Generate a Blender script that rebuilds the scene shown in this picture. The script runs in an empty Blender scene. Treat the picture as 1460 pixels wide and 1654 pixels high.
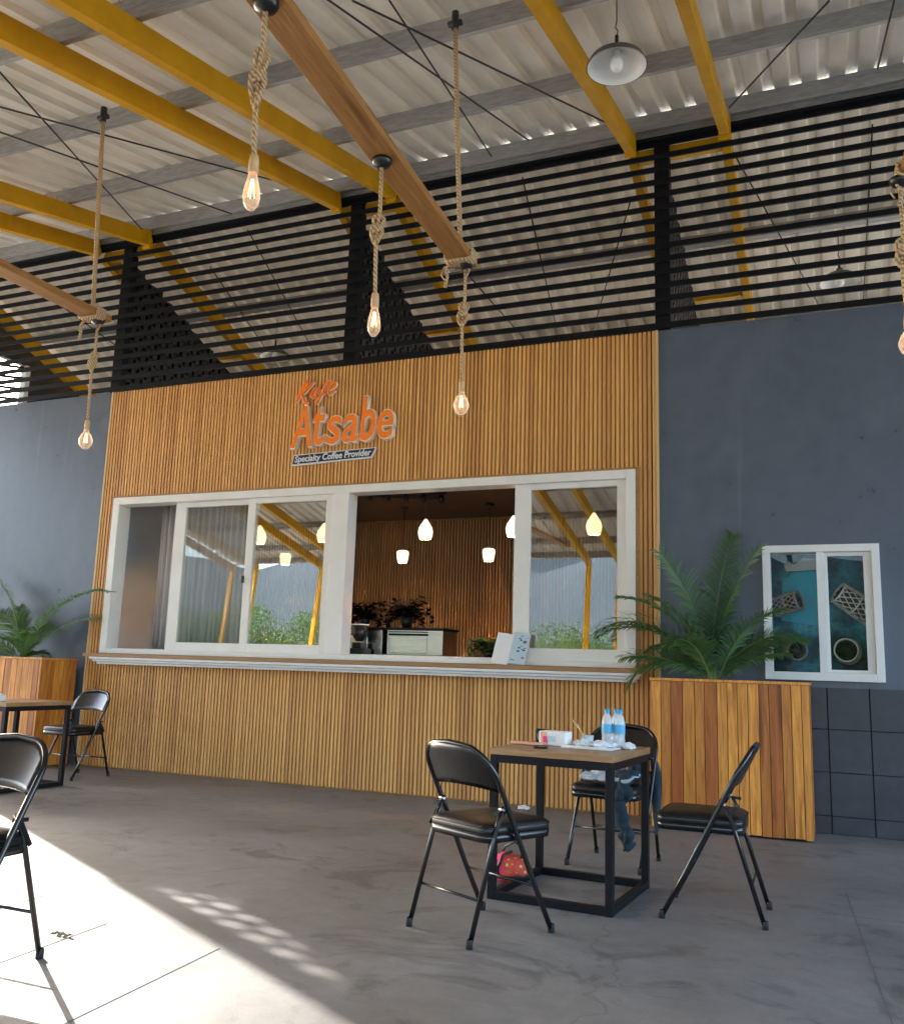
import bpy, bmesh, math, random
from mathutils import Vector, Matrix, noise
random.seed(7)
R = math.radians
PI = math.pi
S = bpy.context.scene
COL = S.collection

# ---------------------------------------------------------------- camera
cam = bpy.data.cameras.new('camera')
co = bpy.data.objects.new('camera', cam); COL.objects.link(co); S.camera = co
cam.sensor_fit = 'HORIZONTAL'; cam.sensor_width = 36.0
cam.lens = 36.0 * 1458.2 / 1460.0
cam.clip_start = 0.05; cam.clip_end = 5000
_p, _r, _y = 0.173, 0.032, -0.401
F = Vector((math.sin(_y)*math.cos(_p), math.cos(_y)*math.cos(_p), math.sin(_p)))
RT = Vector((math.cos(_y), -math.sin(_y), 0)); UP = RT.cross(F)
R2 = math.cos(_r)*RT + math.sin(_r)*UP; U2 = -math.sin(_r)*RT + math.cos(_r)*UP
m3 = Matrix((R2, U2, -F)).transposed()
co.matrix_world = Matrix.Translation((0, -7.329, 1.08)) @ m3.to_4x4()

# ---------------------------------------------------------------- world, sun, exposure
SUN_EL = math.atan(0.514); SUN_AZ = (-0.88, 0.474)
w = bpy.data.worlds.new('World'); S.world = w; w.use_nodes = True
nt = w.node_tree; bg = nt.nodes['Background']
sky = nt.nodes.new('ShaderNodeTexSky'); sky.sky_type = 'NISHITA'; sky.sun_disc = False
sky.sun_elevation = SUN_EL; sky.sun_rotation = math.atan2(SUN_AZ[0], SUN_AZ[1])
sky.dust_density = 2.2; sky.air_density = 1.0
nt.links.new(sky.outputs[0], bg.inputs[0]); bg.inputs[1].default_value = 0.15
sl = bpy.data.lights.new('sun', 'SUN'); sl.energy = 2.0; sl.angle = R(0.4); sl.color = (1.0, 0.95, 0.87)
so = bpy.data.objects.new('sun', sl); COL.objects.link(so)
d = Vector((0.88, -0.474, -0.514)).normalized()
so.rotation_euler = d.to_track_quat('-Z', 'Y').to_euler(); so.location = (-12, 8, 9)
S.view_settings.view_transform = 'Standard'; S.view_settings.look = 'None'
S.view_settings.exposure = 3.15; S.view_settings.gamma = 1.0
S.render.engine = 'CYCLES'
S.cycles.max_bounces = 10; S.cycles.diffuse_bounces = 6; S.cycles.glossy_bounces = 4
S.cycles.transparent_max_bounces = 12

# ---------------------------------------------------------------- materials
def mat(name, col=(.5, .5, .5), rough=.6, metal=0.0, spec=.5):
    m = bpy.data.materials.new(name); m.use_nodes = True
    b = m.node_tree.nodes['Principled BSDF']
    b.inputs['Base Color'].default_value = (*col, 1); b.inputs['Roughness'].default_value = rough
    b.inputs['Metallic'].default_value = metal; b.inputs['Specular IOR Level'].default_value = spec
    return m
def N(m, t, **k):
    n = m.node_tree.nodes.new(t)
    for a, v in k.items():
        if a in n.inputs: n.inputs[a].default_value = v
        else: setattr(n, a, v)
    return n
def L(m, a, b): m.node_tree.links.new(a, b)
def B(m): return m.node_tree.nodes['Principled BSDF']
def coords(m, scale=(1, 1, 1), kind='Object'):
    tc = N(m, 'ShaderNodeTexCoord'); mp = N(m, 'ShaderNodeMapping'); mp.inputs['Scale'].default_value = scale
    L(m, tc.outputs[kind], mp.inputs[0]); return mp.outputs[0]
def ramp(m, fac, stops):
    r = N(m, 'ShaderNodeValToRGB'); cr = r.color_ramp
    while len(cr.elements) < len(stops): cr.elements.new(.5)
    for e, (p, c) in zip(cr.elements, stops):
        e.position = p; e.color = (*c, 1) if len(c) == 3 else c
    L(m, fac, r.inputs[0]); return r.outputs[0]
def mixc(m, f, a, b, mode='MIX'):
    x = N(m, 'ShaderNodeMix', data_type='RGBA', blend_type=mode)
    if isinstance(f, float): x.inputs[0].default_value = f
    else: L(m, f, x.inputs[0])
    for i, v in ((6, a), (7, b)):
        if isinstance(v, tuple): x.inputs[i].default_value = (*v, 1)
        else: L(m, v, x.inputs[i])
    return x.outputs[2]
def noisef(m, vec, scale, detail=5, rough=.6, dist=0):
    n = N(m, 'ShaderNodeTexNoise'); n.inputs['Scale'].default_value = scale; n.inputs['Detail'].default_value = detail
    n.inputs['Roughness'].default_value = rough; n.inputs['Distortion'].default_value = dist
    L(m, vec, n.inputs['Vector']); return n.outputs['Fac']
def bump(m, h, s=.3, dist=.01):
    b = N(m, 'ShaderNodeBump'); b.inputs['Strength'].default_value = s; b.inputs['Distance'].default_value = dist
    L(m, h, b.inputs['Height']); L(m, b.outputs[0], B(m).inputs['Normal'])

def noisy(name, c1, c2, scale=3, rough=.6, sc=(1, 1, 1), metal=0, bs=.15, bd=.004, rr=None, spec=.5, fine=60):
    m = mat(name, c1, rough, metal, spec); v = coords(m, sc)
    f = noisef(m, v, scale)
    L(m, ramp(m, f, [(.3, c1), (.7, c2)]), B(m).inputs['Base Color'])
    if rr:
        g = noisef(m, v, scale*1.7); L(m, ramp(m, g, [(.3, (rr[0],)*3), (.7, (rr[1],)*3)]), B(m).inputs['Roughness'])
    if bs: bump(m, noisef(m, v, fine), bs, bd)
    return m
def woodmat(name, c_dark, c_light, grain=(6, 6, .6), rough=.5, tone=.35, knots=True, bs=.2):
    # grain direction along the axis with the small scale; per board tone from a face attribute
    m = mat(name, c_light, rough); v = coords(m, grain)
    a = N(m, 'ShaderNodeAttribute', attribute_name='tone')
    sh = N(m, 'ShaderNodeVectorMath', operation='ADD'); L(m, v, sh.inputs[0])
    cmb = N(m, 'ShaderNodeCombineXYZ'); ml = N(m, 'ShaderNodeMath', operation='MULTIPLY'); ml.inputs[1].default_value = 37
    L(m, a.outputs['Fac'], ml.inputs[0])
    for i in range(3): L(m, ml.outputs[0], cmb.inputs[i])
    L(m, cmb.outputs[0], sh.inputs[1]); v = sh.outputs[0]
    f = noisef(m, v, 4, 8, .65, 1.2)
    base = ramp(m, f, [(.28, c_dark), (.5, tuple((x+y)/2 for x, y in zip(c_dark, c_light))), (.72, c_light)])
    if tone:
        tr = ramp(m, a.outputs['Fac'], [(0, (1-tone*.85, 1-tone*1.2, 1-tone*1.15)), (.5, (.92, .9, .86)), (1, (1.0+tone*.35,)*3)])
        base = mixc(m, 1.0, base, tr, 'MULTIPLY')
    if knots:
        vk = N(m, 'ShaderNodeTexVoronoi', feature='F1'); vk.inputs['Scale'].default_value = 1.0
        L(m, v, vk.inputs['Vector'])
        kf = ramp(m, vk.outputs['Distance'], [(.08, (.42, .3, .22)), (.2, (1, 1, 1))])
        base = mixc(m, .8, base, kf, 'MULTIPLY')
    L(m, base, B(m).inputs['Base Color']); bump(m, f, bs, .003)
    return m

M = {}
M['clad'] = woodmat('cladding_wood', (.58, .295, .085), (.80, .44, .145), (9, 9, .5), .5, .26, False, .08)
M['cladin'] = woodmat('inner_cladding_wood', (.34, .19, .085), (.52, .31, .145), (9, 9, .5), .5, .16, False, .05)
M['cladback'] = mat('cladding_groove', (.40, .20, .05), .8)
M['plank'] = woodmat('planter_planks', (.30, .080, .012), (.88, .39, .060), (9, 9, .55), .42, .55, True, .25)
M['plankdark'] = mat('planter_inside', (.03, .018, .01), .9)
M['beam'] = woodmat('beam_timber', (.25, .105, .025), (.50, .25, .070), (8, .55, 8), .6, .1, True, .3)
M['top'] = woodmat('table_timber', (.22, .11, .045), (.47, .27, .12), (1.2, 14, 14), .38, .35, True, .2)
M['strip'] = woodmat('sill_timber', (.28, .14, .05), (.45, .24, .09), (.8, 12, 12), .5, .1, False, .1)
M['white'] = noisy('white_window_frame', (.74, .73, .69), (.80, .79, .76), 4, .35, bs=.03)
M['whitesill'] = noisy('white_painted_sill', (.66, .66, .65), (.78, .78, .77), 5, .45, (1, 6, 6), bs=.1)
M['yellow'] = noisy('yellow_painted_steel', (.52, .255, .0015), (.64, .33, .003), 3, .5, bs=.12, rr=(.45, .65), spec=.25)
M['galv'] = noisy('galvanised_steel', (.30, .30, .30), (.46, .46, .45), 9, .45, (1, 6, 6), .55, bs=.05)
M['black'] = noisy('black_painted_steel', (.0035, .0038, .005), (.007, .0075, .010), 5, .45, bs=.05, spec=.25)
M['slat'] = noisy('black_screen_paint', (.003, .003, .005), (.005, .006, .009), 5, .6, bs=.05, spec=.2)
M['rod'] = mat('dark_cable', (.02, .02, .02), .5)
M['chair'] = noisy('black_powder_coat', (.003, .0033, .004), (.006, .0065, .008), 8, .24, bs=.03, spec=.7)
M['vinyl'] = noisy('black_vinyl', (.003, .003, .0035), (.006, .006, .007), 9, .36, bs=.25, bd=.003, fine=120)
M['rubber'] = mat('black_rubber', (.015, .015, .015), .7)
M['bolt'] = mat('bright_rivet', (.6, .6, .6), .3, 1)
M['plastic'] = mat('black_plastic', (.012, .012, .012), .3)
M['dark'] = mat('dark_void', (.02, .02, .02), .9)
M['steel'] = noisy('brushed_stainless', (.45, .44, .42), (.6, .59, .57), 4, .22, (1, 1, 30), 1.0, bs=.02)
M['grey'] = noisy('grey_plaster', (.34, .33, .31), (.40, .39, .37), 2, .8, bs=.1)
M['coolgrey'] = noisy('cool_grey_plaster', (.42, .53, .68), (.50, .61, .76), 2, .8, bs=.1)
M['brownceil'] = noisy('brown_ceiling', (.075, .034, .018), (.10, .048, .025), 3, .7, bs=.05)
M['soil'] = noisy('potting_soil', (.03, .018, .01), (.06, .04, .025), 20, .95, bs=.6, bd=.02)

# painted blue-grey wall with streaks and patches
m = mat('blue_grey_wall_paint', (.09, .105, .135), .42); v = coords(m, (1, 1, .25)); v2 = coords(m)
f1 = noisef(m, v, 1.6, 6, .6); f2 = noisef(m, v2, 7, 6, .6)
c = ramp(m, f1, [(.25, (.070, .092, .128)), (.5, (.084, .108, .146)), (.78, (.100, .124, .164))])
c = mixc(m, .35, c, ramp(m, f2, [(.35, (.80, .80, .81)), (.65, (1.12, 1.12, 1.11))]), 'MULTIPLY')
v3 = coords(m, (9, 9, .35)); f3 = noisef(m, v3, 1.3, 3, .5)
c = mixc(m, ramp(m, f3, [(.66, (0, 0, 0)), (.80, (.22, .22, .22))]), c, (.22, .26, .33))
L(m, c, B(m).inputs['Base Color'])
L(m, ramp(m, f2, [(.3, (.27,)*3), (.7, (.45,)*3)]), B(m).inputs['Roughness']); bump(m, f2, .25, .005); B(m).inputs['Specular IOR Level'].default_value = .65
M['wall'] = m
# dark tile plinth
m = mat('dark_tiles', (.03, .03, .035), .45); v = coords(m)
g = noisef(m, v, 6, 8); L(m, ramp(m, g, [(.3, (.034, .037, .044)), (.7, (.058, .061, .070))]), B(m).inputs['Base Color'])
L(m, ramp(m, g, [(.3, (.3,)*3), (.7, (.55,)*3)]), B(m).inputs['Roughness']); bump(m, noisef(m, v, 30), .3, .004)
M['tile'] = m
# roof sheets
m = mat('translucent_roof_sheet', (.6, .56, .5), .45, .0); v = coords(m, (1, .15, 1)); v2 = coords(m)
f = noisef(m, v, 5, 6); f2 = noisef(m, v2, 1.1, 3)
c = ramp(m, f, [(.25, (.58, .53, .45)), (.6, (.73, .695, .61)), (.85, (.77, .74, .67))])
c = mixc(m, .5, c, ramp(m, f2, [(.3, (.8, .78, .75)), (.7, (1.05, 1.05, 1.05))]), 'MULTIPLY')
L(m, c, B(m).inputs['Base Color']); bump(m, noisef(m, v2, 25), .08, .004)
_t = N(m, 'ShaderNodeBsdfTranslucent'); _t.inputs[0].default_value = (.9, .84, .74, 1); _x = N(m, 'ShaderNodeMixShader'); _x.inputs[0].default_value = .085  # translucency added so sun from above brightens the underside
L(m, B(m).outputs[0], _x.inputs[1]); L(m, _t.outputs[0], _x.inputs[2]); L(m, _x.outputs[0], m.node_tree.nodes['Material Output'].inputs[0])
M['roof'] = m
# concrete floor, with stains and hairline cracks
m = mat('concrete_floor', (.33, .31, .29), .6); v = coords(m)
f1 = noisef(m, v, .9, 9, .62, .3); f2 = noisef(m, v, 9, 8, .7); f3 = noisef(m, v, 90, 3)
v4 = coords(m, (.8, 1.7, 1)); f4 = noisef(m, v4, 1.6, 6, .6, .5)
c = ramp(m, f1, [(.22, (.138, .130, .123)), (.5, (.190, .180, .171)), (.78, (.245, .234, .224))])
c = mixc(m, .45, c, ramp(m, f4, [(.3, (.80, .80, .80)), (.5, (.99, .99, .99)), (.75, (1.1, 1.09, 1.08))]), 'MULTIPLY')
c = mixc(m, .6, c, ramp(m, f2, [(.3, (.74, .74, .74)), (.7, (1.16, 1.16, 1.16))]), 'MULTIPLY')
v5 = coords(m, (1.3, 1.5, 1)); f5 = noisef(m, v5, 1.3, 10, .72, 1.6)
c = mixc(m, 1.0, c, ramp(m, f5, [(.36, (.62, .61, .60)), (.47, (1, 1, 1)), (.60, (1, 1, 1)), (.70, (1.22, 1.21, 1.19))]), 'MULTIPLY')
f6 = noisef(m, v, 150, 4); c = mixc(m, .9, c, ramp(m, f6, [(.30, (.6, .6, .6)), (.42, (1, 1, 1)), (.62, (1, 1, 1)), (.75, (1.3, 1.3, 1.3))]), 'MULTIPLY')
cr_ = N(m, 'ShaderNodeTexVoronoi', feature='DISTANCE_TO_EDGE'); cr_.inputs['Scale'].default_value = .42
ds = N(m, 'ShaderNodeMix', data_type='VECTOR'); ds.inputs[0].default_value = .35; L(m, v, ds.inputs[4]); nz = N(m, 'ShaderNodeTexNoise'); nz.inputs['Scale'].default_value = 3; nz.inputs['Detail'].default_value = 8; L(m, v, nz.inputs['Vector']); L(m, nz.outputs['Color'], ds.inputs[5]); L(m, ds.outputs[1], cr_.inputs['Vector'])
c = mixc(m, ramp(m, cr_.outputs['Distance'], [(.0008, (.5,)*3), (.0022, (0,)*3)]), c, (.09, .085, .08))
sp = N(m, 'ShaderNodeTexVoronoi'); sp.inputs['Scale'].default_value = 2.3; L(m, v, sp.inputs['Vector'])
c = mixc(m, ramp(m, sp.outputs['Distance'], [(.02, (.55,)*3), (.06, (0,)*3)]), c, (.13, .12, .115))
L(m, c, B(m).inputs['Base Color'])
L(m, ramp(m, f1, [(.3, (.45,)*3), (.7, (.68,)*3)]), B(m).inputs['Roughness'])
ad = N(m, 'ShaderNodeMath', operation='ADD'); L(m, f2, ad.inputs[0]); L(m, f3, ad.inputs[1]); bump(m, ad.outputs[0], .18, .004)
M['floor'] = m
M['joint'] = mat('floor_joint', (.135, .13, .125), .9)
M['ground'] = noisy('pale_ground', (.36, .33, .27), (.48, .45, .37), 1.5, .95, bs=.4, bd=.05, fine=14)  # colour paled so the ground bounces more light up under the roof
M['hill'] = noisy('far_hill', (.040, .058, .070), (.055, .076, .088), .01, 1.0, bs=0)  # bluish colour stands in for the haze of distance
def leafmat(name, c1, c2, tr=.25, rough=.5):
    m = mat(name, c1, rough); oi = N(m, 'ShaderNodeAttribute', attribute_name='tone')
    L(m, ramp(m, oi.outputs['Fac'], [(0, c1), (1, c2)]), B(m).inputs['Base Color'])
    b = B(m); b.inputs['Transmission Weight'].default_value = 0
    t = N(m, 'ShaderNodeBsdfTranslucent'); t.inputs[0].default_value = (*[x*1.5 for x in c2], 1)
    mx = N(m, 'ShaderNodeMixShader'); mx.inputs[0].default_value = tr
    out = m.node_tree.nodes['Material Output']
    L(m, b.outputs[0], mx.inputs[1]); L(m, t.outputs[0], mx.inputs[2]); L(m, mx.outputs[0], out.inputs[0])
    return m
M['palm'] = leafmat('palm_leaf', (.034, .085, .026), (.10, .20, .055))
M['rachis'] = mat('palm_stem', (.13, .19, .05), .5)
M['bush'] = leafmat('bush_leaf', (.035, .085, .02), (.085, .155, .035), .3)
M['blackleaf'] = mat('black_artificial_leaf', (.003, .004, .004), .8, spec=.15)
# clear glass panes: see-through with a strong mirror image of the bright side
def glass(name, refl, tint=(.9, .93, .93)):
    m = bpy.data.materials.new(name); m.use_nodes = True; n = m.node_tree; n.nodes.remove(B(m))
    t = N(m, 'ShaderNodeBsdfTransparent'); t.inputs[0].default_value = (*tint, 1)
    g = N(m, 'ShaderNodeBsdfGlossy'); g.inputs['Roughness'].default_value = 0.0; g.inputs[0].default_value = (.95, .96, .97, 1)
    mx = N(m, 'ShaderNodeMixShader'); mx.inputs[0].default_value = refl
    L(m, t.outputs[0], mx.inputs[1]); L(m, g.outputs[0], mx.inputs[2])
    L(m, mx.outputs[0], n.nodes['Material Output'].inputs[0]); return m
M['glass'] = glass('window_glass', .06)
M['glass3'] = glass('tinted_window_glass', .26)
M['glass2'] = glass('small_window_glass', .012, (.95, .97, .97))
m = bpy.data.materials.new('bulb_glass'); m.use_nodes = True; M['bulbglass'] = m
_t = N(m, 'ShaderNodeBsdfTransparent'); _t.inputs[0].default_value = (1, .96, .90, 1)
_b = B(m); _b.inputs['Base Color'].default_value = (.9, .82, .7, 1); _b.inputs['Roughness'].default_value = .08
_b.inputs['Emission Color'].default_value = (1, .72, .42, 1); _b.inputs['Emission Strength'].default_value = .012
_lw = N(m, 'ShaderNodeLayerWeight'); _lw.inputs[0].default_value = .35
_x = N(m, 'ShaderNodeMixShader'); _mr = N(m, 'ShaderNodeMapRange'); _mr.inputs['To Min'].default_value = .16; _mr.inputs['To Max'].default_value = .75
L(m, _lw.outputs['Facing'], _mr.inputs[0]); L(m, _mr.outputs[0], _x.inputs[0]); L(m, _t.outputs[0], _x.inputs[1]); L(m, _b.outputs[0], _x.inputs[2])
L(m, _x.outputs[0], m.node_tree.nodes['Material Output'].inputs[0])
def emit(name, col, s):
    m = mat(name, col, .5); b = B(m); b.inputs['Emission Color'].default_value = (*col, 1); b.inputs['Emission Strength'].default_value = s; return m
M['filament'] = emit('glowing_filament', (1.0, .55, .22), 1.6)
M['pend'] = emit('lit_pendant_shade', (1.0, .72, .42), .27)
# hemp rope with twist
m = mat('hemp_rope', (.5, .34, .18), .9); tc = N(m, 'ShaderNodeTexCoord')
wv = N(m, 'ShaderNodeTexWave', wave_type='BANDS', bands_direction='DIAGONAL'); wv.inputs['Scale'].default_value = 26; wv.inputs['Distortion'].default_value = 1.5
L(m, tc.outputs['Object'], wv.inputs['Vector'])
L(m, ramp(m, wv.outputs['Fac'], [(.1, (.34, .22, .11)), (.6, (.64, .46, .27))]), B(m).inputs['Base Color']); bump(m, wv.outputs['Fac'], .7, .006)
M['rope'] = m
M['orange'] = mat('orange_acrylic', (.95, .21, .008), .4)
M['cream'] = mat('cream_letter_edge', (.92, .82, .68), .5)
M['tan'] = mat('tan_edge_trim', (.62, .42, .20), .5)
M['navy'] = mat('navy_sign_plate', (.012, .017, .035), .4)
M['signwhite'] = mat('white_lettering', (.72, .75, .80), .5)
M['enamelin'] = mat('white_enamel', (.78, .77, .73), .3)
M['enamelout'] = mat('grey_enamel', (.12, .11, .10), .4)
M['frost'] = mat('frosted_lamp', (.85, .85, .82), .25)
M['curtain'] = noisy('grey_curtain', (.50, .49, .50), (.70, .68, .68), 3, .9, (14, 1, .4), bs=.1)
M['paper'] = mat('white_paper', (.78, .77, .74), .7)
M['bluepaper'] = mat('pale_blue_print', (.50, .60, .68), .6)
M['pink'] = mat('pink_label', (.75, .05, .14), .5)
M['peach'] = mat('peach_label', (.80, .40, .25), .5)
M['cap'] = mat('blue_cap', (.03, .35, .62), .35)
M['labelblue'] = mat('blue_bottle_label', (.10, .42, .68), .4)
m = mat('clear_plastic_bottle', (.8, .88, .92), .12); B(m).inputs['Alpha'].default_value = .45; M['pet'] = m
M['bamboo'] = mat('bamboo_stick', (.62, .42, .22), .6)
M['jean'] = noisy('dark_teal_cloth', (.006, .018, .028), (.024, .050, .068), 8, .9, bs=.4, bd=.01)
M['lightcloth'] = noisy('pale_blue_cloth', (.38, .47, .56), (.58, .64, .70), 7, .9, bs=.4, bd=.01)
m = mat('polka_fabric', (.6, .07, .05), .7); v = coords(m, (1, 1, 1))
vo = N(m, 'ShaderNodeTexVoronoi'); vo.inputs['Scale'].default_value = 34; vo.inputs['Randomness'].default_value = .25; L(m, v, vo.inputs['Vector'])
L(m, ramp(m, vo.outputs['Distance'], [(.22, (.82, .55, .18)), (.3, (.58, .07, .035))]), B(m).inputs['Base Color']); M['polka'] = m
M['hotpink'] = mat('hot_pink_fabric', (.80, .035, .13), .6)
m = mat('turquoise_mottled', (.02, .28, .36), .6); v = coords(m)
f = noisef(m, v, 2.2, 4, .5); f2 = noisef(m, v, 16, 6, .75)
c = ramp(m, f, [(.40, (.004, .014, .03)), (.50, (.008, .13, .20)), (.62, (.03, .48, .62))])
c = mixc(m, .8, c, ramp(m, f2, [(.35, (.25, .25, .25)), (.62, (1.5, 1.4, 1.3))]), 'MULTIPLY'); L(m, c, B(m).inputs['Base Color']); M['turq'] = m
M['wicker'] = mat('pale_wicker', (.80, .72, .58), .7)
M['wickdark'] = mat('weathered_wicker', (.40, .36, .32), .7)

# ---------------------------------------------------------------- mesh helpers
class MB:
    def __init__(s): s.bm = bmesh.new(); s.t = s.bm.faces.layers.float.new('tone'); s.mats = []
    def mi(s, m):
        if m is None: return 0
        if m not in s.mats: s.mats.append(m)
        return s.mats.index(m)
    def face(s, vs, tone=0, m=None, smooth=False):
        try: f = s.bm.faces.new(vs)
        except ValueError: return None
        f[s.t] = tone; f.material_index = s.mi(m); f.smooth = smooth; return f
    def box(s, c, size, rot=None, tone=None, m=None, taper=1.0):
        if tone is None: tone = random.random()
        hx, hy, hz = (q/2 for q in size); c = Vector(c); vs = []
        for z in (-1, 1):
            k = 1 if z < 0 else taper
            for x, y in ((-1, -1), (1, -1), (1, 1), (-1, 1)):
                p = Vector((x*hx*k, y*hy*k, z*hz))
                if rot is not None: p = rot @ p
                vs.append(s.bm.verts.new(c+p))
        for q in ((3, 2, 1, 0), (4, 5, 6, 7), (0, 1, 5, 4), (1, 2, 6, 5), (2, 3, 7, 6), (3, 0, 4, 7)):
            s.face([vs[i] for i in q], tone, m)
        return s
    def bb(s, x0, x1, y0, y1, z0, z1, **k):
        return s.box(((x0+x1)/2, (y0+y1)/2, (z0+z1)/2), (abs(x1-x0), abs(y1-y0), abs(z1-z0)), **k)
    def bar(s, a, b, wx, wz, up=(0, 0, 1), **k):
        a = Vector(a); b = Vector(b); d = (b-a); l = d.length; d.normalize()
        x = d.cross(Vector(up)); x.normalize(); z = x.cross(d)
        rot = Matrix((x, d, z)).transposed()
        return s.box((a+b)/2, (wx, l, wz), rot, **k)
    def tube(s, pts, r, seg=8, caps=True, m=None, closed=False, flat=1.0, tone=0.5):
        pts = [Vector(p) for p in pts]; n = len(pts)
        if not isinstance(r, (list, tuple)): r = [r]*n
        rings = []; prev = None
        for i, p in enumerate(pts):
            if closed: t = pts[(i+1) % n]-pts[i-1]
            else: t = pts[min(i+1, n-1)]-pts[max(i-1, 0)]
            if t.length < 1e-9: t = Vector((0, 0, 1))
            t.normalize()
            if prev is None:
                ref = Vector((0, 0, 1)) if abs(t.z) < .9 else Vector((1, 0, 0))
                u = t.cross(ref).normalized()
            else:
                u = prev-t*prev.dot(t)
                if u.length < 1e-6: u = t.orthogonal()
                u.normalize()
            prev = u; v = t.cross(u)
            rings.append([s.bm.verts.new(p+(u*math.cos(2*PI*k/seg)+v*math.sin(2*PI*k/seg)*flat)*r[i]) for k in range(seg)])
        for i in range(n if closed else n-1):
            a, b = rings[i], rings[(i+1) % n]
            for k in range(seg): s.face([a[k], a[(k+1) % seg], b[(k+1) % seg], b[k]], tone, m, True)
        if caps and not closed:
            s.face(list(reversed(rings[0])), tone, m); s.face(rings[-1], tone, m)
        return s
    def lathe(s, prof, c=(0, 0, 0), seg=20, m=None, rot=None, smooth=True):
        c = Vector(c); rings = []
        for r, z in prof:
            if r < 1e-5:
                p = Vector((0, 0, z)); p = rot @ p if rot is not None else p
                rings.append([s.bm.verts.new(c+p)])
            else:
                q = []
                for k in range(seg):
                    p = Vector((r*math.cos(2*PI*k/seg), r*math.sin(2*PI*k/seg), z)); p = rot @ p if rot is not None else p
                    q.append(s.bm.verts.new(c+p))
                rings.append(q)
        for a, b in zip(rings, rings[1:]):
            for k in range(seg):
                if len(a) == 1 and len(b) == 1: continue
                if len(a) == 1: s.face([a[0], b[(k+1) % seg], b[k]][::-1], .5, m, smooth)
                elif len(b) == 1: s.face([a[k], a[(k+1) % seg], b[0]], .5, m, smooth)
                else: s.face([a[k], a[(k+1) % seg], b[(k+1) % seg], b[k]], .5, m, smooth)
        return s
    def prism(s, poly, y0, y1, m=None, tone=.5, axis='y'):
        # poly in (x,z) extruded along y
        def P(a, b, t): return (a, t, b) if axis == 'y' else ((t, a, b) if axis == 'x' else (a, b, t))
        A = [s.bm.verts.new(P(x, z, y0)) for x, z in poly]; Bv = [s.bm.verts.new(P(x, z, y1)) for x, z in poly]
        s.face(A, tone, m); s.face(list(reversed(Bv)), tone, m); n = len(poly)
        for i in range(n): s.face([A[i], Bv[i], Bv[(i+1) % n], A[(i+1) % n]], tone, m)
        return s
    def build(s, name, m=None, parent=None, loc=(0, 0, 0), rotz=0, label=None, bevel=0, solid=0, subs=0):
        me = bpy.data.meshes.new(name)
        bmesh.ops.recalc_face_normals(s.bm, faces=s.bm.faces[:])
        s.bm.to_mesh(me); s.bm.free()
        if s.mats:
            for x in s.mats: me.materials.append(x)
        elif m: me.materials.append(m)
        o = bpy.data.objects.new(name, me); COL.objects.link(o); o.location = loc; o.rotation_euler = (0, 0, rotz)
        if parent is not None: o.parent = parent
        if label: o['label'] = label
        if solid:
            q = o.modifiers.new('thickness', 'SOLIDIFY'); q.thickness = solid; q.offset = 0
        if bevel:
            q = o.modifiers.new('bevel', 'BEVEL'); q.width = bevel; q.segments = 2; q.limit_method = 'ANGLE'; q.angle_limit = R(40)
        if subs:
            q = o.modifiers.new('subsurf', 'SUBSURF'); q.levels = subs; q.render_levels = subs
        return o
def tag(o, label, cat, group=None, kind=None):
    o['label'] = label; o['category'] = cat
    if group: o['group'] = group
    if kind: o['kind'] = kind
    return o
def thing(name, label, cat, loc=(0, 0, 0), rotz=0, group=None):
    o = bpy.data.objects.new(name, None); COL.objects.link(o); o.location = loc; o.rotation_euler = (0, 0, rotz)
    o.empty_display_size = .1
    return tag(o, label, cat, group)
def copy_tree(o, parent=None):
    c = o.copy(); COL.objects.link(c); c.parent = parent
    for ch in [x for x in COL.objects if x.parent == o and x != c]: copy_tree(ch, c)
    return c
def struct(o): o['kind'] = 'structure'; return o

# ---------------------------------------------------------------- ground, floor, hills
b = MB(); n = 40
me_pts = []
b.bb(-400, 400, -400, 400, -.6, -.02); struct(b.build('ground', M['ground']))
b = MB(); b.bb(-16, 6, -10.9, 5.2, -.5, 0); fl = struct(b.build('floor', M['floor']))
b = MB()
for x, ya, yb in ((-3.32, -6.0, -4.0), (-2.76, -6.0, -4.2), (-2.15, -6.3, -4.25), (.09, -4.6, -1.9)):
    b.box((x, (ya+yb)/2, .0005), (.0035, yb-ya, .003), Matrix.Rotation(R(3.5), 3, 'Z'))
b.box((.9, -2.45, .0005), (2.0, .0035, .003))
struct(b.build('floor_joint', M['joint']))
def hill(name, y, x0, x1, h, seed, dist_thick=160):
    b = MB(); nx, ny = 60, 8; g = []
    for j in range(ny+1):
        row = []
        for i in range(nx+1):
            x = x0+(x1-x0)*i/nx; t = j/ny
            e = math.sin(PI*t)**.8
            z = h*e*(.55+.6*noise.noise(Vector((x*.006+seed, t*1.3, 0)))+.25*noise.noise(Vector((x*.02+seed, t*3, 4))))
            row.append(b.bm.verts.new((x, y-dist_thick*t, z-1)))
        g.append(row)
    for j in range(ny):
        for i in range(nx): b.face([g[j][i], g[j][i+1], g[j+1][i+1], g[j+1][i]], 0, None, True)
    return struct(b.build(name, M['hill']))
hill('hills', -330, -560, 560, 120, 3.1)
hill('hills', -260, -620, 420, 88, 9.4, 90)

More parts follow.
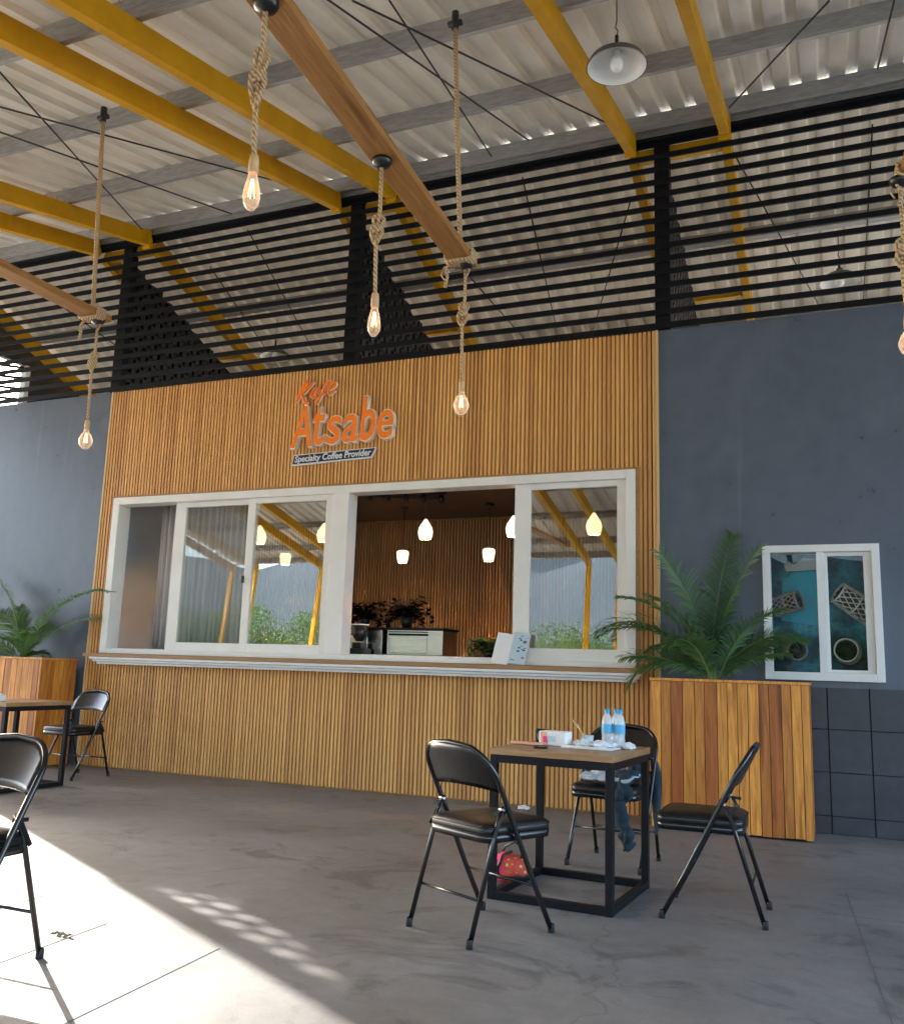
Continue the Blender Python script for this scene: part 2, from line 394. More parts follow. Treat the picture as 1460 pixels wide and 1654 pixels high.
# ---------------------------------------------------------------- roof of the shed
SF, SR, ZR = .236, .370, 5.71      # slopes front and rear, rafter centre at the ridge
def zf(y): return ZR+SF*y if y <= 0 else ZR-SR*y
shed = thing('shed_roof', 'corrugated metal gable roof on yellow steel rafters above the terrace', 'roof', (0, 0, 0))
def sheet(x0, x1, y0, y1, off, label):
    b = MB(); pitch = .21; prof = []
    x = x0
    while x < x1:
        prof += [(x, 0), (x+.115, 0), (x+.134, .044), (x+.190, .044)]
        x += pitch
    ny = 6; rows = []
    for j in range(ny+1):
        y = y0+(y1-y0)*j/ny
        rows.append([b.bm.verts.new((px, y, zf(y)+off+pz)) for px, pz in prof])
    for j in range(ny):
        for i in range(len(prof)-1): b.face([rows[j][i], rows[j][i+1], rows[j+1][i+1], rows[j+1][i]], .5)
    return b.build('roof_sheet', M['roof'], shed, label=label, solid=.004)
sheet(-13.3, 5.6, -10.4, -.0001, .232, 'front slope of corrugated sheeting, seen from below')
sheet(-10.25, 5.6, .0001, 5.3, .232, 'rear slope of corrugated sheeting, seen behind the black slats')
PF = (-.09, -1.22, -2.43, -3.58, -4.75, -5.95, -7.15, -8.35, -9.55, -10.3)
PRr = (.12, 1.32, 2.5, 3.7, 4.9)
for y in PF+PRr:
    x0 = -13.2 if y < 0 else -10.2
    b = MB(); zc = zf(y)+.162; a = math.atan(SF if y < 0 else -SR); rot = Matrix.Rotation(a, 3, 'X')
    c = Vector(((x0+5.5)/2, y, zc)); Lx = 5.5-x0
    b.box(c, (Lx, .003, .132), rot); 
    b.box(c+rot @ Vector((0, .026, .0645)), (Lx, .05, .003), rot); b.box(c+rot @ Vector((0, .026, -.0645)), (Lx, .05, .003), rot)
    b.box(c+rot @ Vector((0, .052, .055)), (Lx, .003, .018), rot); b.box(c+rot @ Vector((0, .052, -.055)), (Lx, .003, .018), rot)
    b.build('purlin', M['galv'], shed)
# ridge gutter plates
b = MB(); b.bb(-13.2, 5.5, -.022, .03, 5.74, 5.875); b.build('ridge_beam', M['galv'], shed)
b = MB(); b.bb(-13.2, 5.5, -.04, .06, 5.705, 5.735); b.build('ridge_strip', M['black'], shed)
RX = [(-13.1, -12.4), (-10.6, -9.9), (-7.60, -6.86), (-4.46, -3.84), (-1.49, -.69), (1.5, 2.3), (4.5, 5.1)]
H_ = .168; Wf = .078
for i, pr in enumerate(RX):
    for x in pr:
        b = MB()
        ys, ye = -.02, -10.25
        b.bar((x, ye, zf(ye)), (x, ys, zf(ys)), Wf, H_, tone=.5)
        for py in PF:
            if py > -.3: continue
            b.bb(x-.06, x-.05, py-.05, py-.045, zf(py)+.09, zf(py)+.2)
            b.bb(x-.0408, x+.0408, py-.008, py+.008, zf(py)-.088, zf(py)+.090)
        b.bb(x-.05, x+.05, -.07, -.045, zf(0)-.135, zf(0)+.08)
        b.build('rafter', M['yellow'], shed, bevel=.004)
        if x > -10.7 or True:
            if x > -10.2:
                b = MB(); b.bar((x, .1, zf(.1)-.01), (x, 5.1, zf(5.1)), Wf, H_, tone=.5); b.build('rafter', M['yellow'], shed, bevel=.004)
    xa, xb = pr
    if xa > -10.2:
        for y in (.12, 1.85, 3.4):
            b = MB(); b.bar((xa+.043, y, zf(y)-.02), (xb-.043, y, zf(y)-.02), .06, .11); b.build('cross_brace', M['yellow'], shed)
    for x in pr:     # leaning eave columns on the open side
        b = MB(); b.bar((x-.35 if x < -5 else x-.12, -10.25, 0), (x, -10.25, zf(-10.2)-.04), .10, .10, up=(0, 1, 0)); b.build('column', M['yellow'], shed, bevel=.006)
# tie rods and cables under both slopes
rods = [((-4.82, -3.66, 4.786), (-6.537, -.491, 5.534)), ((-5.6, -3.0, 4.93), (-5.449, -.424, 5.55)), ((-5.26, -3.29, 4.874), (-4.536, -1.052, 5.402)),
        ((-2.419, -3.333, 4.863), (-1.518, -.739, 5.476)), ((-2.6, -3.9, 4.73), (-2.2, -.75, 5.475)), ((.122, -1.966, 5.186), (-.60, -.60, 5.5)),
        ((.493, -1.766, 5.233), (.45, -.751, 5.473)), ((-2.232, -3.232, 4.887), (-2.60, -.573, 5.515)),
        ((-.644, .183, 5.582), (-.001, 2.141, 4.858)), ((-2.522, .05, 5.64), (-2.779, 2.251, 4.817)), ((-5.598, .05, 5.635), (-5.914, 2.273, 4.809)),
        ((-6.357, .418, 5.495), (-6.515, 2.185, 4.842)), ((-3.499, .951, 5.298), (-3.155, 2.139, 4.858)), ((-1.591, .473, 5.475), (-2.405, 2.208, 4.833)),
        ((.453, .162, 5.59), (.403, 2.168, 4.848)), ((-8.9, .2, 5.58), (-8.3, 2.3, 4.80))]
for a, c in rods:
    b = MB(); b.tube([a, c], .007, 6); b.build('tie_rod', M['rod'], shed)

# ---------------------------------------------------------------- slatted screen above the wall
scr = thing('slatted_screen', 'black horizontal metal slats on posts above the cafe wall', 'screen', (0, 0, 3.97))
b = MB()
for k in range(15):
    z = .008+.1203*k
    b.bb(-10.08, 5.4, .0, .016, z, z+.050, tone=.5)
b.build('slats', M['slat'], scr)
for x in (-10.1, -7.2, -4.27, -1.235, 1.8, 4.8):
    b = MB(); b.bb(x-.065, x+.065, .03, .13, 0, 1.755); b.build('post', M['slat'], scr, bevel=.004)
# breeze-block cross walls under the rear slope
M['breeze'] = noisy('dark_painted_block', (.010, .011, .014), (.020, .021, .026), 6, .6, bs=.3)
def blockwall(x, y0, yend, label, group):
    t = thing('block_wall', label, 'wall', (x, 0, 3.95), group=group)
    b = MB(); ph, pw = .095, .125; dw = .09
    # perforated courses: staggered short blocks leave a dark checker of recesses
    y1 = yend
    z = 0; row = 0
    while z < 2.0:
        y = y0-(pw/2 if row % 2 else 0)
        while y < y1:
            ya, yb = max(y, y0), min(y+pw*.62, y1)
            top = zf(ya+.05)-3.95-.12
            if yb-ya > .02 and z+ph < top: b.bb(-dw/2, dw/2, ya, yb, z+.002, z+ph-.004)
            y += pw
        z += ph; row += 1
    z = 0
    while z < 2.0:      # thin bed joints
        yy = min(y1, (ZR-3.95-.14-z)/SR)
        if yy > y0+.05: b.bb(-dw/2+.012, dw/2-.012, y0, yy, z-.012, z+.010)
        z += ph
    b.build('perforated_blocks', M['breeze'], t)
    b = MB(); b.prism([(y0, 0), (y1, 0), (y1, zf(y1)-3.95-.14), (y0, zf(y0)-3.95-.14)], -.017, -.007, axis='x'); b.build('backing', M['dark'], t)
    return t
blockwall(-7.2, .14, 4.6, 'dark perforated block wall behind the slats above the cladding left end', 'block walls behind the screen')
blockwall(-4.27, .14, 4.6, 'dark perforated block wall behind the slats, above the orange sign', 'block walls behind the screen')
blockwall(-1.235, .14, 4.6, 'dark perforated block wall behind the slats, where cladding meets the blue wall', 'block walls behind the screen')
# end gable with its barred opening
g = thing('gable_wall', 'dark end wall with a barred opening to the sky, behind the slats at far left', 'wall', (-10.15, 0, 0))
b = MB()
b.bb(-.05, .05, .15, 5.1, 0, 3.96)
b.prism([(.60, 3.965), (.86, 3.965), (.86, 5.015), (.30, 5.015)], -.04, .04, axis='x')  # added pier, slanted to cut off the sun dapples on the floor
b.prism([(1.40, 3.965), (5.1, 3.965), (5.1, zf(5.1)+.1), (1.40, zf(1.4)+.1)], -.05, .05, axis='x')
b.prism([(.15, 5.02), (1.397, 5.02), (1.397, zf(1.4)+.1), (.15, zf(.15)+.1)], -.05, .05, axis='x')
b.build('wall', M['breeze'], g)
b = MB(); b.bb(-.03, .07, 1.33, 1.40, 3.965, 5.015); b.build('white_jamb', M['white'], g)
b = MB()
for k in range(5):
    y = .16+k*.113; b.bb(-.02, .02, y, y+.026, 3.97, 5.01)  # uprights added to break the sun stripes on the floor into dapples
for k in range(7):
    z = 3.99+k*.15; b.bar((0, .87, z), (0, 1.325, z+.10+.0), .03, .05, up=(1, 0, 0))
b.build('bars', M['slat'], g)

# ---------------------------------------------------------------- cafe building
caf = thing('cafe_building', 'cafe front with dark blue walls and orange-brown slatted timber cladding', 'building', (0, 0, 0))
WX0, WX1, WZ0, WZ1 = -7.0, -1.462, 1.135, 2.765
SX0, SX1, SZ0, SZ1 = -.485, .335, 1.085, 2.10
def wallpart(boxes, label=None, m=M['wall'], name='wall'):
    b = MB()
    for q in boxes: b.bb(*q)
    return b.build(name, m, caf, label=label)
wallpart([(-10.1, -7.13, .02, .15, 0, 3.965)], 'left stretch of blue-grey painted wall')
wallpart([(-1.33, SX0, .02, .15, 0, 3.965), (SX0, SX1, .02, .15, 0, SZ0), (SX0, SX1, .02, .15, SZ1, 3.965), (SX1, 5.4, .02, .15, 0, 3.965)], 'right stretch of blue-grey painted wall')
wallpart([(-7.127, WX0-.001, .010, .15, 0, 3.96), (WX1+.001, -1.333, .010, .15, 0, 3.96), (WX0, WX1, .010, .15, 0, WZ0-.001), (WX0, WX1, .010, .15, WZ1+.001, 3.96)], m=M['cladback'], name='cladding_backing')
# fluted cladding
b = MB(); pitch = .0382; k = 0; x = -7.165
while x < -1.30:
    xe = min(x+.0245, -1.295); tn = random.random(); y0, y1 = -.006+random.uniform(-.0014, .0014), .0095
    if xe < WX0 or x > WX1: b.bb(x, xe, y0, y1, .012, 3.958, tone=tn)
    else:
        b.bb(x, xe, y0, y1, .012, WZ0-.10, tone=tn); b.bb(x, xe, y0, y1, WZ1+.02, 3.958, tone=tn)
    x += pitch
b.build('slat_cladding', M['clad'], caf, label='vertical fluted timber cladding')
b = MB(); b.bb(-7.19, -7.168, -.015, .019, 0, 3.962); b.build('edge_trim', M['tan'], caf)
b = MB(); b.bb(-1.292, -1.272, -.015, .019, 0, 3.962); b.build('edge_trim', M['tan'], caf)
b = MB(); b.bb(-7.19, -1.272, -.02, .029, 3.9595, 3.969); b.build('top_trim', M['black'], caf)
# tile plinth on the right wall
b = MB()
for i in range(14):
    for j in range(4):
        x = -1.27+.285*i-.215; z = 1.04-.305*(j+1)
        zb = max(z+.004, .004)
        xa, xb = max(x+.0045, -1.265), x+.2805
        if xb > xa: b.bb(xa, xb, .006, .0195, zb, z+.302)
b.build('tile_plinth', M['tile'], caf, label='dark square tiles at the foot of the right wall')
b = MB(); b.bb(-1.27, 2.7, .0155, .0198, 0, 1.036); b.build('tile_grout', M['dark'], caf)
# ---- service window
win = MB()
T = .05
def frame(b, x0, x1, z0, z1, w, y0, y1, wb=None, wt=None, wl=None, wr=None):
    wb = wb or w; wt = wt or w; wl = wl or w; wr = wr or w
    b.bb(x0, x0+wl, y0, y1, z0, z1); b.bb(x1-wr, x1, y0, y1, z0, z1)
    b.bb(x0+wl, x1-wr, y0, y1, z0, z0+wb); b.bb(x0+wl, x1-wr, y0, y1, z1-wt, z1)
sw = bpy.data.objects.new('service_window', None); COL.objects.link(sw); sw.parent = caf; sw.location = (0, 0, 0)
b = MB(); frame(b, WX0, WX1, WZ0, WZ1, .075, -.035, .14, wb=.045, wl=.085, wr=.075)
b.bb(-4.42+.10, -4.15, -.034, .138, WZ0+.045, WZ1-.075)      # wide mullion
b.build('frame', M['white'], sw, bevel=.004)
def sash(x0, x1, y, w=.075, z0=WZ0+.045, z1=WZ1-.075, wb=.085, wl=None, wr=None, gm=M['glass']):
    b = MB(); frame(b, x0, x1, z0, z1, w, y-.018, y+.018, wb=wb, wl=wl, wr=wr, wt=.05); b.build('sash', M['white'], sw, bevel=.003)
    b = MB(); b.bb(x0+(wl or w)-.002, x1-(wr or w)+.002, y-.002, y+.002, z0+wb-.002, z1-.048); b.build('pane', gm, sw)
sash(-6.225, -5.225, .06, wl=.135, wr=.10)
sash(-5.30, -4.32, .02, wl=.085, wr=.09, gm=M['glass3'])
sash(-2.52, -1.537, .03, wl=.145, wr=.085, wb=.10, gm=M['glass3'])
b = MB(); b.bb(-6.915, -6.235, .045, .12, WZ0+.0455, WZ0+.056); b.build('sliding_rail', M['whitesill'], sw)
b = MB(); b.bb(-4.149, -2.53, .045, .12, WZ0+.0455, WZ0+.058); b.build('sliding_rail', M['whitesill'], sw)
b = MB(); b.bb(-5.315, -5.290, -.012, .0, 1.85, 1.92); b.build('latch', M['rod'], sw)
b = MB(); b.bb(-5.245, -5.235, .03, .041, 1.85, 1.9); b.build('latch', M['rod'], sw)
# sill mouldings and wooden strip
b = MB(); b.bb(-7.06, -1.40, -.19, .026, 1.098, 1.132, tone=.4); b.build('wooden_ledge', M['strip'], sw, bevel=.003)
b = MB()
b.bb(-6.98, -1.42, -.185, -.012, 1.073, 1.0965); b.bb(-6.96, -1.435, -.158, -.0115, 1.050, 1.0725); b.bb(-6.93, -1.455, -.125, -.011, 1.026, 1.0495)
b.build('sill', M['whitesill'], sw, bevel=.004)
b = MB(); b.bb(WX0-.03, WX1+.03, -.022, .0285, WZ1+.001, WZ1+.02, tone=.7); b.bb(WX0-.025, WX0-.001, -.02, .028, WZ0, WZ1, tone=.7); b.bb(WX1+.001, WX1+.03, -.02, .028, WZ0, WZ1, tone=.7)
b.build('timber_surround', M['strip'], sw)
# ---- small window
b = MB(); frame(b, SX0, SX1, SZ0, SZ1, .055, -.03, .13, wb=.06); b.bb(-.10, -.045, -.028, .12, SZ0+.0605, SZ1-.0555)
b2 = bpy.data.objects.new('small_window', None); COL.objects.link(b2); b2.parent = caf
b.build('frame', M['white'], b2, bevel=.003)
b = MB(); frame(b, -.044, SX1-.056, SZ0+.061, SZ1-.056, .022, -.0, .03, wr=.055, wt=.03); b.build('sash', M['white'], b2, bevel=.002)
b = MB(); b.bb(-.428, -.102, .03, .034, SZ0+.062, SZ1-.057); b.build('pane', M['glass2'], b2)
b = MB(); b.bb(-.024, .226, .012, .016, SZ0+.081, SZ1-.087); b.build('pane', M['glass2'], b2)
# ---- room behind the service window
b = MB()
x = -7.25
while x < -1.32:
    b.bb(x, x+.024, 2.985, 3.02, .1, 2.93); x += .0405
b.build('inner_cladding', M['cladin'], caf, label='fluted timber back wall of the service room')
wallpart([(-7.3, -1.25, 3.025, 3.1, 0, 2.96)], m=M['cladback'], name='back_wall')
wallpart([(-7.4, -7.30, .16, 3.1, 0, 2.96)], m=M['coolgrey'], name='side_wall', label='plain grey side wall of the service room')
wallpart([(-1.28, -1.18, .16, 3.1, 0, 2.96)], m=M['cladback'], name='side_wall')
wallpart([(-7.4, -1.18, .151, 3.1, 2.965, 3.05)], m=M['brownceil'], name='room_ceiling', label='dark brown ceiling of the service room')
wallpart([(-7.29, -1.29, .16, 2.98, .004, .04)], m=M['grey'], name='room_floor')
b = MB(); b.bar((-5.4, .9, 2.93), (-3.9, 1.55, 2.93), .09, .06); b.build('ceiling_rail', M['brownceil'], caf)
b = MB(); b.bb(-7.28, -1.3, .17, .85, 1.12, 1.168); b.build('counter', M['black'], caf)
# shelf room behind the small window
wallpart([(-.6, .5, .38, .42, .9, 2.3), (-.64, -.601, .16, .48, .9, 2.3), (.501, .54, .16, .48, .9, 2.3)], m=M['turq'], name='turquoise_wall', label='mottled turquoise wall seen through the small window')
wallpart([(-.64, .54, .16, .5, 2.301, 2.34)], m=M['dark'], name='niche_top')
wallpart([(-.64, .54, .16, .5, .85, .899)], m=M['dark'], name='niche_floor')
wallpart([(-10.1, 5.4, 5.1, 5.2, 0, 1.2)], m=M['grey'], name='rear_wall')

# wicker baskets behind the small window
def basket(loc, r0, r1, ln, ax, label, m):
    t = thing('wicker_basket', label, 'basket', loc, group='wicker baskets behind the small window')
    ax = Vector(ax).normalized(); q = ax.to_track_quat('Z', 'Y').to_matrix(); b = MB(); nr = 9; ns = 12
    def P(u, a): r = r0+(r1-r0)*u; return q @ Vector((r*math.cos(a), r*math.sin(a), u*ln))
    for k in range(ns):
        for sgn in (1, -1):
            b.tube([P(i/nr, 2*PI*k/ns+sgn*i*.22) for i in range(nr+1)], .0045, 4, caps=False)
    b.build('weave', m, t)
    b = MB()
    for u in (0, .5, 1): b.tube([P(u, 2*PI*i/24) for i in range(24)], .0075, 5, closed=True)
    b.build('hoop', m, t)
    b = MB(); b.lathe([(r0*.75, ln*.03), (r1*.75, ln*.97), (0, ln*.98)], rot=q, seg=16); b.build('dark_core', M['dark'], t)  # dark surface standing for the shade inside the basket
basket((.045, .20, 1.755), .085, .095, .30, (.86, .30, -.60), 'long pale wicker tube basket in the right pane', M['wicker'])
basket((-.235, .20, 1.70), .075, .075, .20, (-.85, .35, -.25), 'round dark wicker basket high in the left pane', M['wickdark'])
basket((-.26, .21, 1.31), .072, .08, .13, (-.25, 1, .1), 'worn wicker basket low in the left pane', M['wickdark'])
basket((.085, .22, 1.32), .085, .095, .12, (.1, 1, -.05), 'round wicker basket low in the right pane', M['wicker'])
b = MB(); b.prism([(-.33, 1.94), (-.07, 1.95), (-.05, 2.03), (-.20, 2.045), (-.27, 1.99), (-.31, 2.02), (-.345, 1.99)], .33, .35); b.build('white_model_boat', M['paper'])
tag(bpy.data.objects['white_model_boat'], 'small white boat-like ornament at the top of the left small pane', 'ornament')
b = MB(); b.prism([(-.38, 1.55), (-.06, 1.50), (-.05, 1.90), (-.12, 1.94), (-.27, 1.94), (-.36, 1.86)], .36, .376)
tag(b.build('turquoise_panel', mat('bright_turquoise', (.02, .50, .66), .5)), 'bright turquoise board under the white ornament in the small window', 'board')

# ---------------------------------------------------------------- sign
sg = thing('cafe_sign', 'orange raised lettering sign with navy tagline plate on the timber cladding', 'sign', (0, 0, 0))
def textmesh(ch, size, ext, off, shear=0.0):
    cu = bpy.data.curves.new('t', 'FONT'); cu.body = ch; cu.size = size; cu.extrude = ext; cu.offset = off; cu.shear = shear
    cu.resolution_u = 6
    o = bpy.data.objects.new('t', cu); COL.objects.link(o); bpy.context.view_layer.update()
    me = bpy.data.meshes.new_from_object(o.evaluated_get(bpy.context.evaluated_depsgraph_get()))
    COL.objects.unlink(o); bpy.data.objects.remove(o); return me
def place_text(me, x, z, y, sx, sz, parent, name, m, sl=0.0, base=0):
    # x right, z up, facing -y ; sl = rise per metre
    for v in me.vertices:
        px, pz, pd = v.co.x*sx, v.co.y*sz, v.co.z
        v.co = (x+px, y-pd, z+pz+(x+px-base)*sl)
    me.materials.clear(); me.materials.append(m)
    o = bpy.data.objects.new(name, me); COL.objects.link(o); o.parent = parent; return o
def letter(ch, x, z, wx, hz, shear, ybase=-.008, sl=.0, base=-4.8):
    raw = textmesh(ch, 1.0, 0, 0, shear); xs = [v.co.x for v in raw.vertices]; zs = [v.co.y for v in raw.vertices]
    w0 = (max(xs)-min(xs))*1.06; h0 = max(zs)-min(zs)
    sx, sz = wx/w0, hz/h0
    side = textmesh(ch, 1.0, .030, .026, shear); face = textmesh(ch, 1.0, .0035, .010, shear)
    x0 = x-min(xs)*sx; z0 = z-min(zs)*sz
    p = place_text(side, x0, z0, ybase-.030, sx, sz, sg, 'letter', M['cream'], sl, base)
    place_text(face, x0, z0, ybase-.065, sx, sz, p, 'letter_face', M['orange'], sl, base)
lx = -4.80
for ch, wx, hz, dz in (('A', .24, .40, 0), ('t', .13, .345, .005), ('s', .165, .26, 0), ('a', .165, .26, 0), ('b', .165, .42, 0), ('e', .165, .26, 0)):
    letter(ch, lx, 3.16+dz, wx, hz, .12, sl=.03); lx += wx+(.02 if ch != 'A' else -.005)
# script word above, drawn as brush strokes
def stroke(sub, x, z, s, w=.021):
    strokes = sub; b1 = MB(); b2_ = MB()
    for st in strokes:
        pts = []
        for i in range(len(st)-1):       # Catmull-Rom
            p0 = Vector(st[max(i-1, 0)]); p1 = Vector(st[i]); p2 = Vector(st[i+1]); p3 = Vector(st[min(i+2, len(st)-1)])
            for j in range(6):
                t = j/6; pts.append(.5*((2*p1)+(-p0+p2)*t+(2*p0-5*p1+4*p2-p3)*t*t+(-p0+3*p1-3*p2+p3)*t**3))
        pts.append(Vector(st[-1]))
        n = len(pts); rr = [w*(.55+.6*math.sin(PI*min(1, (i+2)/(n+3)))) for i in range(n)]
        P3 = [Vector((x+p.x*s+p.y*s*.35, -.02, z+p.y*s)) for p in pts]
        for dy, mb, k in ((-.0, b1, 1.0), (-.024, b2_, .82)):
            q = [p+Vector((0, dy, 0)) for p in P3]
            mb.tube(q, [r*k for r in rr], 8)
    a = b1.build('letter', M['cream'], sg); c = b2_.build('letter_face', M['orange'], a)
stroke([[(.02, .0), (.08, .5), (.22, .95), (.30, .8), (.12, .45)], [(.62, .98), (.30, .52), (.16, .42), (.34, .22), (.55, -.05), (.66, .02)]], -4.80, 3.62, .21, .019)
stroke([[(.36, .45), (.2, .5), (.08, .25), (.18, .06), (.34, .3), (.36, .45), (.34, .12), (.46, .06)]], -4.655, 3.65, .21, .015)
stroke([[(.12, .25), (.36, .6), (.40, .85), (.30, .7), (.22, .1), (.12, -.3), (.06, -.25), (.2, .05), (.40, .2)], ], -4.56, 3.66, .19, .015)
stroke([[(.05, .25), (.30, .38), (.28, .55), (.12, .5), (.06, .2), (.2, .02), (.42, .2)]], -4.46, 3.67, .21, .016)
b = MB(); b.prism([(-4.81, 2.985), (-3.93, 3.015), (-3.885, 3.115), (-4.79, 3.095)], -.03, -.007)
b.build('tagline_border', M['signwhite'], sg)
b = MB(); b.prism([(-4.795, 3.0), (-3.94, 3.028), (-3.90, 3.105), (-4.78, 3.085)], -.036, -.031); b.build('tagline_plate', M['navy'], sg)
tm = textmesh('Specialty Coffee Provider', .087, .002, .0016, .12)
xs = [v.co.x for v in tm.vertices]; k = .835/(max(xs)-min(xs))
place_text(tm, -4.77, 3.018, -.039, k, 1.0, sg, 'tagline_text', M['signwhite'], .025, -4.77)

# ---------------------------------------------------------------- planters and palms
def planter(x0, x1, y0, y1, h, label):
    t = thing('planter_box', label, 'planter', ((x0+x1)/2, (y0+y1)/2, 0), group='timber planters against the wall')
    hx, hy = (x1-x0)/2, (y1-y0)/2
    b = MB(); x = -hx
    while x < hx-.01:
        w_ = random.uniform(.062, .088); xe = min(x+w_, hx)
        if hx-xe < .03: xe = hx
        th = random.uniform(0, .005); b.bb(x+.0024, xe-.0024, -hy-th, -hy+.02, .012+random.uniform(0, .01), h-.022, tone=random.random()); x = xe
    b.build('front_boards', M['plank'], t, bevel=.0015)
    for sx in (-1, 1):
        b = MB(); y = -hy+.022
        while y < hy-.02:
            ye = min(y+random.uniform(.065, .085), hy-.005)
            b.bb(sx*hx-(.02 if sx > 0 else 0), sx*hx+(.02 if sx < 0 else 0), y, ye-.002, .012, h-.022, tone=random.random()); y = ye
        b.build('side_boards', M['plank'], t)
    b = MB(); b.bb(-hx-.008, hx+.008, -hy-.012, -hy+.03, h-.02, h, tone=.8); b.bb(-hx-.008, -hx+.03, -hy+.031, hy, h-.02, h, tone=.7); b.bb(hx-.03, hx+.008, -hy+.031, hy, h-.02, h, tone=.75)
    b.build('rim', M['plank'], t, bevel=.002)
    b = MB(); b.bb(-hx+.021, hx-.021, -hy+.0215, hy-.01, .1, h-.07); b.build('soil', M['soil'], t)
    return t
planter(-1.262, -.172, -.476, -.03, 1.07, 'tall reddish timber planter in front of the blue wall, under the small window side')
planter(-9.3, -7.27, -.50, -.03, 1.07, 'tall orange timber planter at the far left of the cladding')

def frond(parent, az, el, ln, droop, wid, seed, tone0):
    rnd = random.Random(seed); n = 26; pts = []; p = Vector((rnd.uniform(-.03, .03), rnd.uniform(-.03, .03), 0)); e = el
    for i in range(n+1):
        pts.append(p.copy()); st = ln/n
        dv = Vector((math.cos(e)*math.cos(az), math.cos(e)*math.sin(az), math.sin(e))); p = p+dv*st; e -= droop/n*(1+1.6*i/n)
    b = MB(); b.tube(pts, [.0075*(1-.8*i/n) for i in range(n+1)], 5, m=M['rachis'])
    side0 = Vector((-math.sin(az), math.cos(az), 0)); roll = rnd.uniform(-.9, .9); N_ = 58
    for i in range(N_):
        u = .13+.87*i/(N_-1); q = min(u*n, n-.001); j = int(q); fr = q-j
        c = pts[j].lerp(pts[j+1], fr); t = (pts[j+1]-pts[max(j-1, 0)]).normalized(); up0 = side0.cross(t)
        if up0.z < 0: up0 = -up0
        side = side0*math.cos(roll)+up0*math.sin(roll); up = up0*math.cos(roll)-side0*math.sin(roll)
        env = min(1, (u-.08)*5)*(1-.62*u**2.2)
        for sgn in (-1, 1):
            l = wid*env*rnd.uniform(.82, 1.12)
            dirv = (side*sgn*rnd.uniform(.75, 1.0)+t*(.62+.55*u)+up*rnd.uniform(.15, .6)).normalized()
            wd = (t*.7+up*.3).normalized()*.0075
            P_ = [c]; dd = dirv.copy()
            for k in range(4):
                P_.append(P_[-1]+dd*l/4); dd = (dd+Vector((0, 0, -.16-.12*rnd.random()))).normalized()
            ws = (.5, 1, .85, .5, .05); rows = [(b.bm.verts.new(P_[k]-wd*ws[k]), b.bm.verts.new(P_[k]+wd*ws[k])) for k in range(5)]
            tn = min(1, max(0, tone0+rnd.uniform(-.35, .35)))
            for k in range(4): b.face([rows[k][0], rows[k][1], rows[k+1][1], rows[k+1][0]], tn, M['palm'])
    return b.build('frond', None, parent)
def palm(loc, fr, label):
    t = thing('potted_palm', label, 'palm', loc, group='palms in the planters')
    for i, (az, el, ln, dr, wd, tn) in enumerate(fr): frond(t, R(az), R(el), ln, dr, wd, i*13+len(label), tn)
    b = MB()
    for k in range(7):
        a = k*.9; b.tube([(0.03*math.cos(a), .03*math.sin(a), -.06), (.02*math.cos(a), .02*math.sin(a), .14)], [.018, .010], 6)
    b.build('trunk', M['rachis'], t)
palm((-.84, -.27, 1.03), [(178, 80, 1.10, .30, .26, .3), (60, 84, 1.20, .22, .25, .15), (10, 82, 1.12, .30, .25, .2), (184, 66, 1.05, 1.0, .26, .25), (196, 72, .98, .7, .26, .3),
                         (182, 62, 1.0, .95, .24, .2), (175, 44, .80, 1.15, .23, .4), (190, 40, .70, .6, .2, .5), (5, 54, .74, .6, .21, .35), (-15, 44, .62, .5, .18, .4), (250, 62, .78, 1.0, .22, .3),
                         (150, 56, .80, .9, .22, .25), (10, 62, .80, .8, .22, .3), (-30, 70, .80, .6, .2, .3), (220, 75, .85, .6, .22, .25)],
     'tall dark green feathery palm in the right planter beside the small window')
palm((-7.80, -.26, 1.04), [(5, 66, 1.32, .75, .22, .9), (15, 50, .95, .5, .19, .8), (165, 60, 1.1, .8, .22, .8), (175, 76, 1.1, .5, .22, .7), (190, 35, .8, 1.2, .2, .9), (150, 80, .72, .6, .18, .6),
                          (-10, 30, .5, .8, .16, .7), (220, 48, .7, 1.0, .18, .9), (270, 60, .55, 1.0, .18, .8), (330, 62, .6, .9, .17, .8), (180, 15, .6, .7, .16, .9), (80, 74, .6, .6, .18, .5)],
     'leafy green palm growing from the far left planter')

